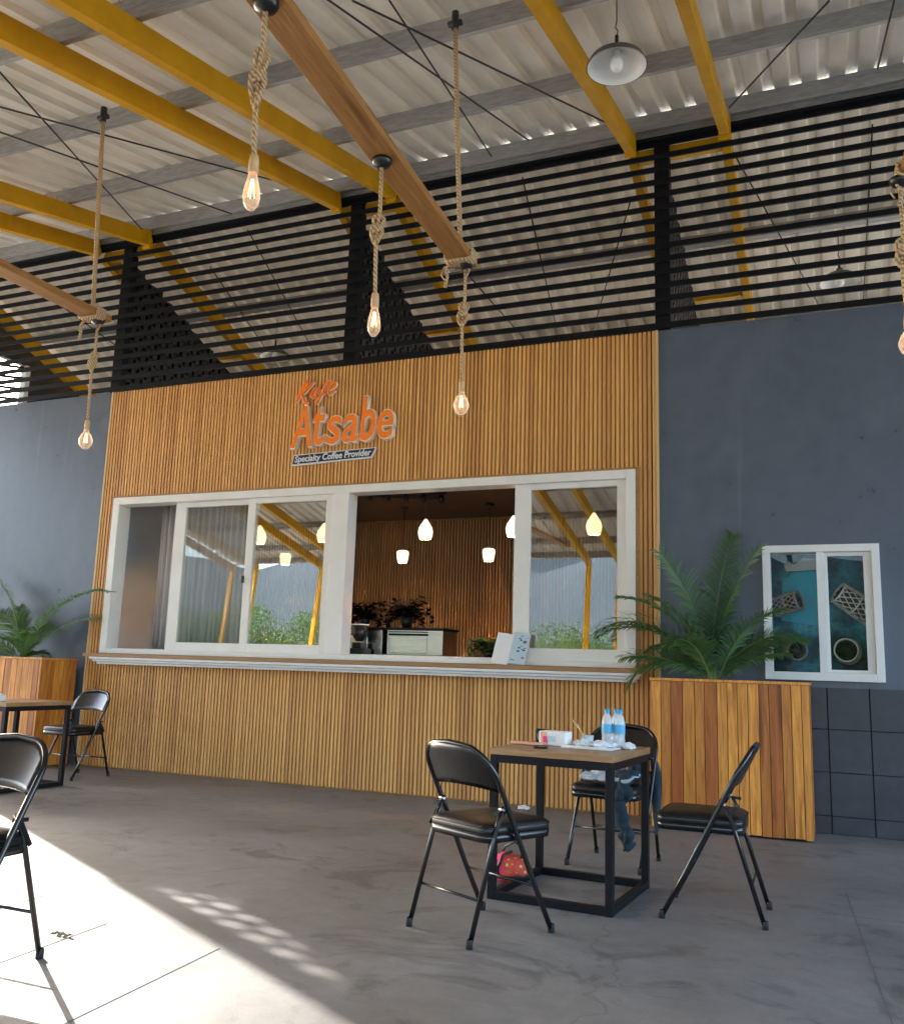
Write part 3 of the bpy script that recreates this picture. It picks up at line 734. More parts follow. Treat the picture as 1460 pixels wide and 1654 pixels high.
# ---------------------------------------------------------------- hanging beams and bulb pendants
def coil(b, c, half_w, half_h, n, span, r=.011):
    for k in range(n):
        y = -span/2+span*k/max(1, n-1); b.tube([(c[0]+(half_w+r)*(1 if abs(math.cos(a)) > .7 else abs(math.cos(a))*1.4)*math.copysign(1, math.cos(a)), c[1]+y+.006*math.sin(a), c[2]+(half_h+r)*(1 if abs(math.sin(a)) > .7 else abs(math.sin(a))*1.4)*math.copysign(1, math.sin(a))) for a in [2*PI*i/20+.01 for i in range(20)]], r, 6, closed=True)
def hang_beam(x, y_end, z, y_back, top_y, label, lean=0, skew=0, flip=False):
    t = thing('hanging_beam', label, 'beam', (x, y_end, z), rotz=skew, group='timber light beams hung from the roof')
    b = MB(); ln = y_end-y_back
    b.bb(-.072, .072, -ln, .12, 0, .05, tone=.5); b.build('timber', M['beam'], t, bevel=.005)
    b = MB(); zt = zf(top_y)+.09-z
    coil(b, (0, -.0, .025), .072, .025, 4, .07)
    b.tube([(-lean*.0, 0, .06), (-lean*.5, 0, zt*.5), (-lean, 0, zt)], .0155, 8)
    b.tube([(-.05, .0, 0), (-.09, -.01, -.05), (-.07, -.02, -.1), (-.085, -.015, -.17)], [.011, .009, .009, .012], 6)
    b.tube([(-.06, .02, -.015), (-.11, .02, -.02), (-.12, .0, -.08), (-.10, .01, -.11)], .005, 5)
    b.tube([(-.02, .03, -.02), (.05, .04, -.05), (.03, .03, -.1)], .008, 5)
    b.build('rope', M['rope'], t)
    b = MB(); b.tube([(-lean-.045, 0, zt-.02), (-lean+.045, 0, zt-.02)], .02, 8); b.tube([(-lean, 0, zt-.06), (-lean, 0, zt+.06)], .024, 8); b.build('roof_bracket', M['rod'], t)
    return t
hang_beam(-2.005, -2.60, 3.53, -9.8, -2.6, 'thick brown timber beam in the centre hung on rope under the roof', lean=.085, skew=R(3.3))
hang_beam(-4.91, -2.60, 3.535, -9.8, -2.6, 'timber beam at the left hung on a rope above the left blue wall', lean=.10, skew=R(1.0))
hang_beam(.47, -2.60, 3.61, -9.8, -2.6, 'timber beam end just visible at the right edge', lean=-.05, skew=R(4))
def bulb_pendant(x, y, ztop, zb, label, shape='globe', knot=.35, loops=1, r=.010):
    t = thing('rope_bulb_pendant', label, 'pendant light', (x, y, ztop), group='bulb pendants on knotted rope')
    h = zb-ztop   # negative, bulb bottom
    b = MB(); b.lathe([(0, .0), (.048, 0), (.05, -.012), (.042, -.03), (.016, -.045), (0, -.045)]); b.build('ceiling_cap', M['plastic'], t)
    b = MB(); zs = h+.20
    kn = h*knot; L_ = .085 if loops == 1 else .14
    off = -.01
    b.tube([(0, 0, -.03), (.003, 0, kn+L_*1.1), (0, 0, kn+L_*.9), (off, 0, kn-L_), (off*.6, 0, (kn-L_+zs)/2), (0, 0, zs)], r, 8)
    # knot: two interlocking loops
    ring = lambda cz, rx, rz, tw: [(off*.5+rx*math.cos(a), .012*math.sin(2*a)+tw, cz+rz*math.sin(a)) for a in [2*PI*i/18 for i in range(18)]]
    b.tube(ring(kn+L_*.45, .026, L_*.42, .008), r*.95, 7, closed=True); b.tube(ring(kn-L_*.35, .028, L_*.55, -.008), r*.95, 7, closed=True)
    for k in range(3): b.tube([(off*.5+.020*math.cos(a), .020*math.sin(a), kn+L_*(.12-.11*k)+.006*math.sin(a)) for a in [2*PI*i/14 for i in range(14)]], r*.9, 6, closed=True)
    b.build('rope', M['rope'], t)
    b = MB(); b.lathe([(0, zs+.02), (.016, zs+.018), (.019, zs-.01), (.019, zs-.05), (0, zs-.052)], seg=14); b.build('socket', M['rope'] if shape == 'wrapped' else M['bamboo'], t)
    b = MB(); zb_ = zs-.045; ht = h-zb_
    if shape == 'globe': prof = [(.014, 0), (.018, -.02), (.035, -.045), (.047, -.078), (.047, -.098), (.036, -.128), (.018, -.146), (0, -.15)]
    else: prof = [(.014, 0), (.02, -.03), (.028, -.065), (.032, -.10), (.028, -.125), (.014, -.148), (0, -.155)]
    b.lathe([(r_, zb_+z_) for r_, z_ in prof], seg=20); gl = b.build('glass_bulb', M['bulbglass'], t)
    b = MB()
    for k in range(5):
        a = 2*PI*k/5; b.tube([(.004*math.cos(a), .004*math.sin(a), zb_-.03), (.013*math.cos(a), .013*math.sin(a), zb_-.10), (.004*math.cos(a+.6), .004*math.sin(a+.6), zb_-.035)], .0011, 4)
    b.build('filament', M['filament'], gl)
    return t
bulb_pendant(-1.985, -2.56, 3.53, 2.56, 'round bulb on knotted rope at the end of the centre beam', 'globe', .34)
bulb_pendant(-1.95, -3.748, 3.53, 2.615, 'pear bulb on knotted rope, second along the centre beam', 'pear', .40)
bulb_pendant(-1.875, -4.851, 3.53, 2.68, 'pear bulb on rope with long loop, nearest on the centre beam', 'pear', .37, 2)
bulb_pendant(-4.89, -2.56, 3.535, 2.545, 'round clear bulb hanging before the left blue wall', 'globe', .33)
bulb_pendant(.395, -2.60, 3.60, 2.655, 'round bulb cut by the right edge of the view', 'globe', .42)

# ---------------------------------------------------------------- warehouse pendant lamp
t = thing('warehouse_lamp', 'white enamel dish lamp hanging under the corrugated roof at upper right', 'lamp', (-1.10, -2.36, 4.79))
prof_o = [(.028, .125), (.032, .09), (.10, .072), (.165, .03), (.182, -.012)]
b = MB(); b.lathe([(r_-.002, z_-.004) for r_, z_ in prof_o], seg=32, m=M['enamelin']); b.build('shade_inside', None, t)
b = MB(); b.lathe([(0, .128)]+prof_o+[(.186, -.016)], seg=32); b.build('shade', M['enamelout'], t)
b = MB(); b.lathe([(.022, .09), (.024, .05), (.034, .03), (.040, .0), (.034, -.03), (.018, -.045), (0, -.048)], seg=16); b.build('bulb', M['frost'], t)
b = MB(); b.tube([(0, 0, .125), (0, 0, .2)], .012, 8); b.tube([(0, 0, .2), (.008, 0, .23), (-.008, 0, .26), (0, 0, .30), (0, 0, zf(-2.36)+.1-4.79)], .004, 6); b.build('rod', M['rod'], t)
# the one seen behind the slats
for (x, y, z, lab) in ((.18, 1.3, 4.75, 'dish lamp behind the black slats at the right'), (-6.05, 1.35, 4.72, 'dish lamp behind the slats, above the sign\'s left')):
    c = copy_tree(t); c.location = (x, y, z); c['label'] = lab; c['group'] = 'dish lamps behind the slats'

# ---------------------------------------------------------------- pendants inside
def cafe_pendant(x, y, z, kind, label):
    pl = bpy.data.lights.new('pendant_glow', 'POINT'); pl.energy = 4.2; pl.color = (1.0, .90, .78); pl.shadow_soft_size = .03
    t = thing('lit_pendant', label, 'pendant light', (x, y, z), group='lit pendants inside the cafe')
    if kind == 0: pr = [(0, .105), (.012, .10), (.03, .07), (.062, .02), (.072, -.02), (.068, -.06), (.056, -.098)]
    else: pr = [(0, .075), (.05, .072), (.068, .06), (.07, .03), (.062, -.03), (.052, -.072)]
    b = MB(); b.lathe(pr, seg=24); b.build('shade', M['pend'], t, solid=.003)
    b = MB(); b.tube([(0, 0, pr[0][1]), (0, 0, 2.963-z)], .004, 6); b.lathe([(0, 2.962-z), (.05, 2.962-z), (.045, 2.94-z), (0, 2.94-z)], seg=14); b.build('cord', M['rod'], t)
    q = bpy.data.objects.new('pendant_glow', pl); COL.objects.link(q); q.parent = t; q.location = (0, 0, .0)
for x, lab in ((-6.51, 'lit pendant in front of the grey curtain, leftmost of the long ones'), (-5.635, 'lit pendant half hidden by the white sash left of centre'), (-4.84, 'lit pendant cut by the wide white mullion'),
               (-3.682, 'large lit pendant hanging in the open hatch'), (-2.765, 'lit pendant cut by the right side of the open hatch'), (-1.987, 'large lit pendant in the right glass pane')):
    cafe_pendant(x, .7, 2.44, 0, lab)
for x, lab in ((-6.28, 'short lit pendant over the reflected poles in the third pane'), (-4.654, 'short lit pendant at the left of the open hatch'), (-3.571, 'short lit pendant at the right of the open hatch')):
    cafe_pendant(x, 2.2, 2.375, 1, lab)
# track light
t = thing('track_light', 'black ceiling track of small spots inside the open hatch', 'light', (-4.0, 1.0, 2.9))
b = MB(); b.bar((-.55, .0, .03), (.25, .35, .03), .035, .03); b.build('track', M['plastic'], t)
for k in range(5):
    b = MB(); u = k/4; b.lathe([(0, .03), (.028, .03), (.034, -.05), (0, -.045)], c=(-.5+.7*u, .02+.31*u, -.02), seg=12, rot=Matrix.Rotation(.5, 3, 'X')); b.build('spot', M['plastic'], t)
# curtain
b = MB(); n = 150; a_ = []; c_ = []
for i in range(n+1):
    u = i/n; x = -6.72+1.12*u; y = .42+.022*math.sin(u*95+1.2*math.sin(u*17))+.01*math.sin(u*31)
    a_.append(b.bm.verts.new((x, y, 1.172))); c_.append(b.bm.verts.new((x, y+.004, 2.93)))
for i in range(n): b.face([a_[i], a_[i+1], c_[i+1], c_[i]], .5, None, True)
tag(b.build('curtain', M['curtain'], solid=.003), 'pleated grey curtain hanging behind the second pane', 'curtain')

# ---------------------------------------------------------------- counter things
def machine(x0, x1, label):
    t = thing('coffee_machine', label, 'coffee machine', ((x0+x1)/2, .55, 1.168), group='steel machines on the counter')
    hw = (x1-x0)/2
    b = MB(); b.bb(-hw, hw, -.10, .26, .03, .27); b.build('body', M['steel'], t, bevel=.006)
    b = MB(); b.bb(-hw+.03, hw-.16, -.112, -.1015, .05, .2); b.build('back_panel', M['steel'], t, bevel=.003)
    b = MB(); b.bb(-hw+.02, hw-.15, -.108, -.1012, .215, .235); b.bb(-hw+.02, hw-.15, -.108, -.1012, .245, .255); b.build('vent', M['black'], t)
    b = MB(); b.bb(-hw-.01, hw+.01, -.115, .27, .271, .29); b.build('cup_rail', M['black'], t, bevel=.003)
    for sx in (-1, 1):
        for yy in (-.06, .2):
            b = MB(); b.lathe([(0, 0), (.02, 0), (.018, .03), (0, .03)], c=(sx*(hw-.05), yy, 0), seg=10); b.build('foot', M['rubber'], t)
machine(-4.62, -3.98, 'steel coffee machine behind the black grinder')
machine(-3.93, -3.35, 'steel coffee machine at the centre of the hatch, black plant on top')
t = thing('coffee_grinder', 'black coffee grinder with a tapered hopper on the counter', 'grinder', (-4.16, .33, 1.168))
b = MB(); b.bb(-.085, .085, -.09, .09, 0, .085); b.bb(-.05, .05, -.06, .06, .085, .14); b.build('base', M['plastic'], t, bevel=.008)
b = MB(); b.lathe([(.02, .14), (.035, .15), (.07, .2), (.082, .30), (0, .302)], seg=20); b.build('hopper', M['plastic'], t)
b = MB(); b.lathe([(.084, .302), (.086, .312), (0, .318)], seg=20); b.lathe([(.03, .135), (.038, .137), (.038, .145), (.03, .147)], seg=20); b.build('rim', M['signwhite'], t)
def black_plant(x, y, z, s, label, seed, m=M['blackleaf'], grp='black plants on the machines'):
    t = thing('potted_plant', label, 'plant', (x, y, z), group=grp); rnd = random.Random(seed)
    b = MB(); b.lathe([(0, 0), (.035*s, 0), (.045*s, .09*s), (.038*s, .095*s), (0, .09*s)], seg=14); b.build('pot', M['plastic'], t)
    b = MB()
    for k in range(40):
        a = rnd.uniform(0, 2*PI); e = rnd.uniform(.15, 1.4); l = rnd.uniform(.13, .23)*s; p0 = Vector((0, 0, .09*s)); pts = [p0]; ee = e
        for i in range(5):
            pts.append(pts[-1]+Vector((math.cos(ee)*math.cos(a), math.cos(ee)*math.sin(a), math.sin(ee)))*l/5); ee -= .35
        b.tube(pts, .003, 4)
        for i in range(1, 6):
            for sg_ in (-1, 1):
                c = pts[i]; dd = Vector((-math.sin(a)*sg_+rnd.uniform(-.4, .4), math.cos(a)*sg_+rnd.uniform(-.4, .4), rnd.uniform(-.5, .4))).normalized()*.07*s
                sd = dd.cross(Vector((0, 0, 1))).normalized()*.019*s
                v = [b.bm.verts.new(q) for q in (c, c+dd*.5+sd, c+dd, c+dd*.5-sd)]; b.face(v, rnd.random())
    b.build('foliage', m, t)
black_plant(-4.29, .66, 1.459, 1.25, 'black artificial plant on the left machine, behind the grinder', 3)
black_plant(-3.82, .64, 1.459, 1.35, 'black artificial plant on the centre machine', 8)
black_plant(-2.93, .55, 1.168, 1.1, 'small dark leafy plant behind the menu board', 21, M['palm'], 'small plants on the counter')
# menu holder
t = thing('menu_stand', 'open white printed menu leaning on the window ledge', 'menu', (-2.50, -.07, 1.134), rotz=0)
rotm = Matrix.Rotation(R(-16), 3, 'X')
b = MB(); b.box((-.075, 0, .135), (.145, .004, .27), Matrix.Rotation(R(8), 3, 'Y') @ rotm); b.build('blank_page', M['paper'], t)
b = MB(); b.box((.073, .003, .137), (.145, .004, .27), Matrix.Rotation(R(8), 3, 'Y') @ rotm); b.build('printed_page', M['bluepaper'], t)
b = MB(); rr_ = Matrix.Rotation(R(8), 3, 'Y') @ rotm; rnd = random.Random(2)
for k in range(16):
    px = rnd.uniform(-.05, .05); pz = rnd.uniform(-.11, .11); b.box(Vector((.073, .003, .137))+rr_ @ Vector((px, -.003, pz)), (rnd.uniform(.008, .03), .001, rnd.uniform(.004, .012)), rr_)
b.build('print_marks', M['jean'], t)

# ---------------------------------------------------------------- folding chairs
def make_chair():
    t = thing('folding_chair', 'x', 'chair', group='black steel folding chairs')
    hw = .215
    def up(z): return -.235+.40*z/.78      # y on the front-leg / back upright line
    for s_ in (-1, 1):
        pass
    # inverted U: both uprights in one bent tube
    pts = [(-hw, up(0), .012)]
    for z in (.2, .4, .58): pts.append((-hw, up(z), z))
    for k in range(0, 9):
        a = PI-k*PI/16; pts.append((-hw+.13+.13*math.cos(a), up(.64+.13*math.sin(a))+.012*math.sin(a), .64+.13*math.sin(a)))
    pts2 = [(-x, y, z) for x, y, z in reversed(pts)]
    b = MB(); b.tube(pts+[(0, up(.775)+.02, .778)]+pts2, .0115, 8); b.build('back_tube', M['chair'], t)
    # backrest panel
    b = MB(); nx, nz = 14, 6; fr = []
    for i in range(nx+1):
        x = -hw+.004+(2*hw-.008)*i/nx; ax = abs(x)
        zt = .772 if ax < hw-.13 else .64+math.sqrt(max(0, .13**2-(ax-(hw-.13))**2))
        zt = max(zt, .615); zb = .585+.018*(1-(x/hw)**2)
        fr.append([b.bm.verts.new((x, up(zb+(zt-zb)*j/nz)+.032*(1-(x/hw)**2)-.004, zb+(zt-zb)*j/nz)) for j in range(nz+1)])
    for i in range(nx):
        for j in range(nz): b.face([fr[i][j], fr[i+1][j], fr[i+1][j+1], fr[i][j+1]], .5, None, True)
    b.build('backrest', M['chair'], t, solid=.014)
    # seat: padded cushion on a metal pan
    def outline(z, k, y0=-.265, y1=.125, hw_=.195, rc=.05):
        o_ = []
        for cx, cy, a0 in ((hw_-rc, y1-rc, 0), (-hw_+rc, y1-rc, 90), (-hw_+rc+.0, y0+rc, 180), (hw_-rc, y0+rc, 270)):
            for i in range(5):
                a = R(a0+i*22.5); o_.append(((cx+rc*math.cos(a))*k, (cy+rc*math.sin(a)-(y0+y1)/2)*k+(y0+y1)/2, z))
        return o_
    b = MB(); rings = []
    for z, k in ((.418, .985), (.424, 1.0), (.440, 1.0), (.453, .975), (.462, .90), (.466, .6)):
        rings.append([b.bm.verts.new((x, y, zz-.008*abs(y+.07)*2)) for x, y, zz in outline(z, k)])
    for a, c in zip(rings, rings[1:]):
        for k in range(len(a)): b.face([a[k], a[(k+1) % len(a)], c[(k+1) % len(a)], c[k]], .5, None, True)
    b.face(rings[-1], .5, None, True); b.face(rings[0][::-1])
    seat = b.build('seat', M['vinyl'], t)
    b = MB(); b.tube([(x, y, z-.002) for x, y, z in outline(.445, 1.004)], .0035, 5, closed=True); b.build('piping', M['vinyl'], seat)
    b = MB(); rings = [[b.bm.verts.new(p) for p in outline(z, k)] for z, k in ((.385, .99), (.417, 1.0))]
    for k in range(len(rings[0])): b.face([rings[0][k], rings[0][(k+1) % 20], rings[1][(k+1) % 20], rings[1][k]], .5, None, True)
    b.face(rings[1]); b.build('seat_pan', M['chair'], t, solid=.003)
    # rear legs
    for s_ in (-1, 1):
        x = s_*(hw-.022)
        b = MB(); b.tube([(x, .205, .012), (x, .075, .44), (x, .035, .525)], .0105, 8); b.build('leg', M['chair'], t)
        b = MB(); b.bar((x+s_*.01, .035, .52), (x+s_*.012, .10, .41), .004, .016); b.bar((x, .02, .505), (x, .09, .50), .004, .014); b.build('hinge_link', M['chair'], t)
        b = MB(); b.tube([(x-.016*1, .045, .515), (x+.016, .045, .515)], .006, 8); b.build('rivet', M['bolt'], t)
        b = MB(); b.lathe([(0, 0), (.0145, 0), (.0145, .03), (.012, .035)], c=(x, .2075, 0), seg=10); b.build('rubber_foot', M['rubber'], t)
        b = MB(); b.lathe([(0, 0), (.0145, 0), (.0145, .03), (.012, .035)], c=(s_*hw, up(0)-.001, 0), seg=10)
        b.build('rubber_foot', M['rubber'], t)
    b = MB(); z = .17; b.tube([(-hw+.022, .205-.13*z/.428, z), (hw-.022, .205-.13*z/.428, z)], .006, 7); b.build('stretcher', M['chair'], t)
    b = MB(); z = .20; b.tube([(-hw, up(z), z), (hw, up(z), z)], .006, 7); b.build('stretcher', M['chair'], t)
    return t
ch0 = make_chair()
def face_dir(dx, dy): return math.atan2(dy, dx)+PI/2      # local -Y looks along (dx,dy)
chairs = [((-1.445, -3.52), (.452, .892), 'black folding chair with its back to the viewer, nearest to the laid table'),
          ((-1.22, -1.83), (-.10, -.995), 'black folding chair behind the table, with clothes draped over it'),
          ((-.535, -2.71), (-1, -.02), 'black folding chair at the right side of the table, seen side-on'),
          ((-2.895, -4.865), (.0, -1), 'black folding chair in the sunlight at the lower left edge'),
          ((-6.50, -.70), (-.05, -1), 'black folding chair between the far left table and the cladding'),
          ((-7.04, -1.55), (.98, -.1), 'black folding chair beyond the far left table, just showing at the picture edge')]
for i, ((x, y), dr, lab) in enumerate(chairs):
    c = ch0 if i == 0 else copy_tree(ch0)
    c.location = (x, y, 0); c.rotation_euler = (0, 0, face_dir(*dr)); c['label'] = lab

# ---------------------------------------------------------------- tables
def make_table(sx, sy, label):
    t = thing('cafe_table', label, 'table', group='timber topped cafe tables'); a = .036; hz = .675
    b = MB(); n = 6; w_ = (sy+.01)/n
    for k in range(n): b.bb(-sx/2-.005, sx/2+.005, -sy/2-.005+k*w_+.0008, -sy/2-.005+(k+1)*w_-.0008, hz+.001, hz+.032, tone=random.random())
    b.build('table_top', M['top'], t, bevel=.002)
    for ix in (-1, 1):
        for iy in (-1, 1):
            b = MB(); b.bb(ix*(sx/2-a/2)-a/2, ix*(sx/2-a/2)+a/2, iy*(sy/2-a/2)-a/2, iy*(sy/2-a/2)+a/2, 0, hz); b.build('leg', M['black'], t, bevel=.002)
    for nm, z in (('base_frame', .0015), ('top_frame', hz-a-.001)):
        b = MB()
        for s_ in (-1, 1):
            b.bb(-sx/2+a, sx/2-a, s_*(sy/2-a/2)-a/2+.001, s_*(sy/2-a/2)+a/2-.001, z, z+a); b.bb(s_*(sx/2-a/2)-a/2+.001, s_*(sx/2-a/2)+a/2-.001, -sy/2+a, sy/2-a, z, z+a)
        b.build(nm, M['black'], t, bevel=.002)
    return t
tb = make_table(.62, .68, 'square timber topped table on a black cube frame, laid with food and bottles')
tb.location = (-1.255, -2.69, 0); tb.rotation_euler = (0, 0, R(-3.5))
c = copy_tree(tb); c.location = (-6.42, -1.56, 0); c.rotation_euler = (0, 0, 0); c['label'] = 'timber topped table on black legs at the far left edge'
TZ = .7085
# ---- things on the table
bt = []
def bottle(x, y, label):
    t = thing('water_bottle', label, 'bottle', (x, y, TZ), group='water bottles on the table')
    b = MB(); b.lathe([(0, 0), (.026, 0), (.029, .01), (.029, .04), (.027, .05), (.029, .06), (.029, .125), (.022, .15), (.012, .165), (.012, .178)], seg=16); b.build('body', M['pet'], t)
    b = MB(); b.lathe([(.0295, .068), (.0297, .07), (.0297, .112), (.0295, .114)], seg=16); b.build('label', M['labelblue'], t)
    b = MB(); b.lathe([(.0145, .17), (.0148, .172), (.0148, .190), (0, .191)], seg=14); b.build('cap', M['cap'], t)
    return t
bottle(-1.125, -2.475, 'blue-capped water bottle, left of the three on the table')
bottle(-1.060, -2.47, 'blue-capped water bottle, right of the three on the table')
bottle(-1.088, -2.415, 'blue-capped water bottle, standing behind the other two')
t = thing('snack_box', 'white snack box with a pink and peach label on the table', 'box', (-1.36, -2.64, TZ), rotz=R(-8))
b = MB(); b.bb(-.075, .075, -.045, .045, 0, .072); b.build('box', M['paper'], t, bevel=.006)
b = MB(); b.prism([(-.058, .004), (-.022, .004), (-.034, .068), (-.066, .068)], -.0465, -.0455, m=M['peach']); b.build('label_band', None, t)
b = MB(); b.prism([(-.048, .014), (-.022, .014), (-.028, .046), (-.050, .046)], -.0485, -.0468, m=M['pink']); b.build('label_print', None, t)
b = MB(); b.bb(-.024, -.0+.02, -.048, -.046, .02, .05); 
bpy_m = b.build('label_patch', M['bluepaper'], t)
t = thing('camera_gadget', 'small black camera with a pale lens ring behind the snack box', 'camera', (-1.455, -2.56, TZ), rotz=R(10))
b = MB(); b.bb(-.035, .035, -.02, .02, 0, .075); b.build('body', M['plastic'], t, bevel=.006)
b = MB(); b.tube([(0, -.02, .04), (0, -.045, .04)], .024, 16); b.build('lens', M['steel'], t)
t = thing('phone', 'dark phone lying flat near the table front edge', 'phone', (-1.375, -2.85, TZ), rotz=R(15))
b = MB(); b.bb(-.035, .035, -.05, .05, 0, .009); b.build('body', M['plastic'], t, bevel=.003)
b = MB(); b.bb(-.031, .031, -.045, .045, .0092, .0098); b.build('screen', M['navy'], t)
t = thing('food_tray', 'white tray with crumpled foil and leftovers on the table', 'tray', (-1.135, -2.66, TZ), rotz=R(-4))
b = MB(); b.bb(-.15, .11, -.11, .09, 0, .006); frame_pts = [(-.15, -.11, .008), (.11, -.11, .008), (.11, .09, .008), (-.15, .09, .008)]; b.tube(frame_pts, .005, 6, closed=True); b.build('tray', M['paper'], t)
def crumple(s, seed, sq=.5, seg=14):
    b = MB(); bmesh.ops.create_icosphere(b.bm, subdivisions=3, radius=1)
    for v in b.bm.verts:
        n_ = 1+.38*noise.noise(v.co*2.2+Vector((seed, 0, 0)))+.25*noise.noise(v.co*5+Vector((0, seed, 0)))
        v.co = Vector((v.co.x*s[0]*n_, v.co.y*s[1]*n_, max(-.02, v.co.z*n_+.6)*s[2]))
    return b
o = crumple((.065, .05, .022), 3.3).build('crumpled_foil', M['signwhite'], t, loc=(.03, .0, .006))
o = crumple((.05, .04, .02), 8.3).build('napkin', M['paper'], t, loc=(-.08, .02, .006))
b = MB(); b.lathe([(0, 0), (.028, 0), (.034, .05), (.032, .05), (.026, .003), (0, .003)], c=(-.07, .06, .007), seg=16); b.build('cup', M['pet'], t)
tag(crumple((.035, .022, .02), 5.1).build('crumpled_tissue', M['paper'], loc=(-.985, -2.60, TZ), rotz=.4), 'crumpled white tissue at the right edge of the table', 'tissue')
b = MB(); b.box((0, 0, .008), (.17, .05, .012), Matrix.Rotation(R(6), 3, 'Z')); 
tag(b.build('paper_wrapper', M['peach'], loc=(-1.49, -2.72, TZ), rotz=R(-12), bevel=.004), 'peach paper wrapper folded at the left of the table', 'wrapper')
t = thing('chopsticks', 'two thin wooden chopsticks leaning out of the food cup', 'chopsticks', (-1.205, -2.60, TZ+.02))
for k in (0, 1):
    b = MB(); b.tube([(.01*k, .01*k, .0), (-.075-.012*k, .05, .11)], [.0022, .0032], 6); b.build('stick', M['bamboo'], t)
# small white object on the far table, litter on the floor
t = thing('napkin_holder', 'small white napkin holder on the far left table', 'napkin holder', (-6.33, -1.80, TZ))
b = MB(); b.bb(-.06, .06, -.04, .04, 0, .055); b.build('holder', M['paper'], t, bevel=.012)
b = MB(); b.bb(-.045, .045, -.02, .02, .0555, .062); b.build('napkins', M['signwhite'], t)
tag(crumple((.05, .03, .018), 1.7).build('crumpled_paper', M['paper'], loc=(-2.33, -.18, .002)), 'crumpled white paper on the floor at the foot of the cladding', 'litter')
t = thing('fallen_twig', 'small dry brown twig with leaves lying on the sunlit concrete', 'twig', (-2.86, -4.42, .004))
b = MB(); b.tube([(-.07, .06, .004), (-.01, .01, .008), (.05, .0, .004)], .0035, 5); b.build('stem', M['wickdark'], t)
b = MB()
for k in range(9):
    x = -.02+.011*k; a = k*2.1; vs = [b.bm.verts.new(q) for q in ((x, 0, .005), (x+.02*math.cos(a), .018*math.sin(a)-.004, .014), (x+.035*math.cos(a), .03*math.sin(a), .006), (x+.018*math.cos(a+.5), .02*math.sin(a+.5), .004))]; b.face(vs, .5)
b.build('leaves', mat('dry_leaf', (.26, .19, .11), .8), t)
# ---- cloths on the chair behind the table
def drape(name, x0, x1, y0, y1, zt, fall, m, label, seed, loc, rz=0, cat='jacket'):
    b = MB(); n = 26; g_ = []
    for i in range(n+1):
        row = []
        for j in range(n+1):
            u, v_ = i/n, j/n; x = x0+(x1-x0)*u; y = y0+(y1-y0)*v_
            # front part (small v) hangs over the seat edge
            z = zt+.022*noise.noise(Vector((x*14+seed, y*14, 0)))+.015*abs(noise.noise(Vector((x*30, y*30+seed, 3))))
            e = -.275
            if y < e:
                dd = e-y; z = zt-dd*.97+.01*noise.noise(Vector((x*16, dd*6, seed))); y = e-.02-.02*noise.noise(Vector((x*22+seed, dd*4, 0)))-.02*dd
                x = x+(.10*dd)*(1 if seed > 5 else -.2)+.03*noise.noise(Vector((dd*9, seed, 0)))
                wsh = 1-.45*min(1, dd/fall); x = (x-(x0+x1)/2)*wsh+(x0+x1)/2
            row.append(b.bm.verts.new((x, y, z)))
        g_.append(row)
    for i in range(n):
        for j in range(n): b.face([g_[i][j], g_[i+1][j], g_[i+1][j+1], g_[i][j+1]], .5, None, True)
    o = b.build(name, m, loc=loc, rotz=rz, solid=.008, subs=1); return tag(o, label, cat)
cx, cy = chairs[1][0]; rz = face_dir(*chairs[1][1])
b = MB()
for q_, (ox, k_) in enumerate(((.0, 1.0), (.055, .86))):
    path = [(.0, -.02, .50), (.01, -.16, .515), (.02, -.25, .50), (.03, -.30, .43), (.0, -.31, .36), (.04, -.32, .29), (.085, -.325, .21), (.11, -.32, .12)]
    pts = []
    for i_ in range(len(path)-1):
        for k in range(5): pts.append(Vector(path[i_]).lerp(Vector(path[i_+1]), k/5))
    pts = [Vector((.11+(p_.x*k_+ox-.03)*.7+.012*math.sin(p_.z*60+q_), p_.y+.012*math.sin(p_.z*45+2*q_), p_.z+.02*(1-k_))) for p_ in pts]
    b.tube(pts, [.052*(1-.45*i_/len(pts))*(1+.22*math.sin(i_*1.3+q_)) for i_ in range(len(pts))], 10, flat=.65)
for v_ in b.bm.verts: v_.co += Vector((1, .6, .5))*.022*noise.noise(v_.co*26)
o = b.build('draped_jeans', M['jean'], loc=(cx, cy, 0), rotz=rz, subs=1)
tag(o, 'dark teal trousers hanging over the front of the chair behind the table', 'trousers')
drape('pale_scarf', -.13, .19, -.30, .09, .512, .1, M['lightcloth'], 'pale blue cloth lying crumpled on the seat of the chair behind the table', 2.0, (cx, cy, 0), rz, 'scarf')
b = crumple((.05, .045, .07), 6.6)
tag(b.build('folded_cap', M['jean'], loc=(cx+.12, cy+.02, .52)), 'dark teal folded cap on the pale cloth on the chair', 'cap')
b = MB(); pts = [(.20, .06, .62), (.23, .07, .52), (.225, .05, .40), (.235, .03, .28), (.225, .04, .16)]
b.tube([(cx+x_, cy+y_, z_) for x_, y_, z_ in pts], [.02, .035, .03, .026, .012], 8)
tag(b.build('hanging_strap', M['jean'], subs=1), 'dark jacket sleeve hanging down the side of the chair behind the table', 'sleeve')
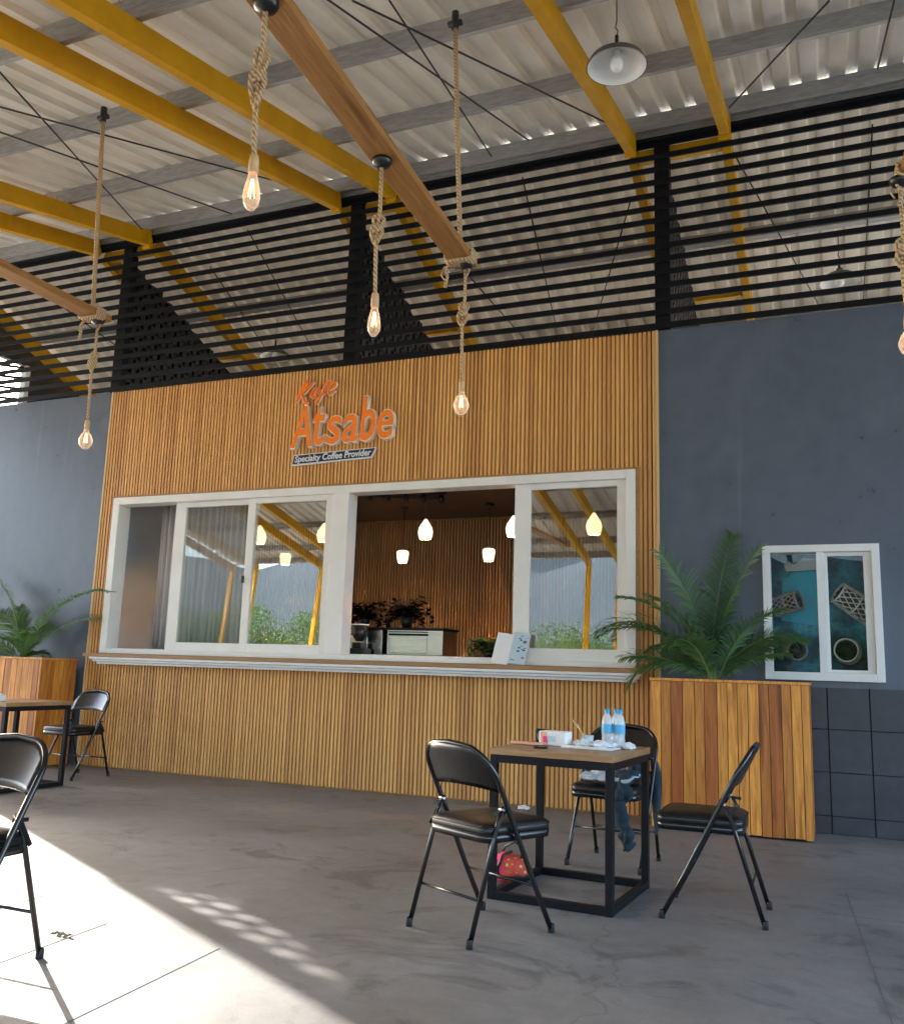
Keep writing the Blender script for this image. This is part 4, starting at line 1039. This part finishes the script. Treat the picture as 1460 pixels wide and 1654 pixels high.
# polka dot bag on the floor under the table
t = thing('polka_dot_bag', 'pink and orange polka dot bag on the floor by the table leg', 'bag', (-1.62, -2.60, 0), rotz=R(-14))
b = MB(); bmesh.ops.create_icosphere(b.bm, subdivisions=4, radius=1)
for v in b.bm.verts:
    n_ = 1+.16*noise.noise(v.co*2.1); v.co = Vector((v.co.x*.125*n_, v.co.y*.07*n_, max(0, (v.co.z*.9*n_+.85)*.08)))
for f in b.bm.faces: f.smooth = True; f.material_index = b.mi(M['polka']) if f.calc_center_median().x > .01 else b.mi(M['hotpink'])
b.mi(M['polka']); b.build('body', None, t)
b = MB(); b.tube([(-.02, -.055, .02), (-.015, -.075, .08), (.0, -.05, .135), (.02, .0, .15)], .008, 6); b.tube([(.075, .0, .11), (.09, .0, .17), (.04, .0, .20), (-.02, .0, .17), (-.05, .0, .12)], .006, 6); b.build('strap', M['plastic'], t)
b = MB(); b.tube([(-.13, .0, .045), (-.06, -.066, .026), (.04, -.072, .028), (.125, -.01, .045)], .007, 6); b.build('trim', M['jean'], t)

# ---------------------------------------------------------------- bushes on the open side (seen in the glass)
def bush_proto(seed, wood=True):
    rnd = random.Random(seed); t = thing('garden_bush', 'green leafy bush mirrored in the cafe window panes', 'bush', group='bushes across the yard')
    b = MB()
    for k in range(5):
        a = k*1.3; b.tube([(0, 0, -.05), (.25*math.cos(a), .25*math.sin(a), .6), (.5*math.cos(a), .5*math.sin(a), 1.3)], [.04, .025, .008], 6)
    b.build('trunk', M['wickdark'], t)
    b = MB(); cl = [(Vector((rnd.gauss(0, .55), rnd.gauss(0, .55), rnd.uniform(.35, 2.0))), rnd.uniform(.3, .6)) for _ in range(16)]
    for _ in range(5200):
        c, r_ = rnd.choice(cl); dv = Vector((rnd.gauss(0, 1), rnd.gauss(0, 1), rnd.gauss(0, 1))).normalized()*r_*rnd.random()**.35
        p = c+dv
        if p.z < .05: continue
        q = Vector((rnd.gauss(0, 1), rnd.gauss(0, 1), rnd.gauss(0, .6))).normalized(); s_ = q.orthogonal().normalized()*.02; l = rnd.uniform(.06, .12)
        v = [b.bm.verts.new(z_) for z_ in (p, p+q*l*.5+s_, p+q*l, p+q*l*.5-s_)]; b.face(v, min(1, max(0, rnd.gauss(.5, .3))))
    b.build('crown', M['bush'], t); return t
bp = [bush_proto(1), bush_proto(2)]
spots = [(-3.4, -14.0, 1.25), (-5.7, -13.4, .95), (-8.6, -14.8, 1.05), (-11.4, -13.9, 1.0), (-14.0, -14.8, 1.2), (-1.6, -14.4, 1.0), (-17.2, -15.5, 1.3), (-7.2, -17.5, 1.2), (1.2, -15.2, 1.1), (-12.8, -18.0, 1.3), (4.2, -14.4, .9), (-20.5, -16.5, 1.3)]
first = {0: True, 1: True}
for i, (x, y, s_) in enumerate(spots):
    k = i % 2
    c = bp[k] if first[k] else copy_tree(bp[k]); first[k] = False
    c.location = (x, y, -.02); c.scale = (s_*1.15, s_*1.15, s_*1.0); c.rotation_euler = (0, 0, i*1.1)
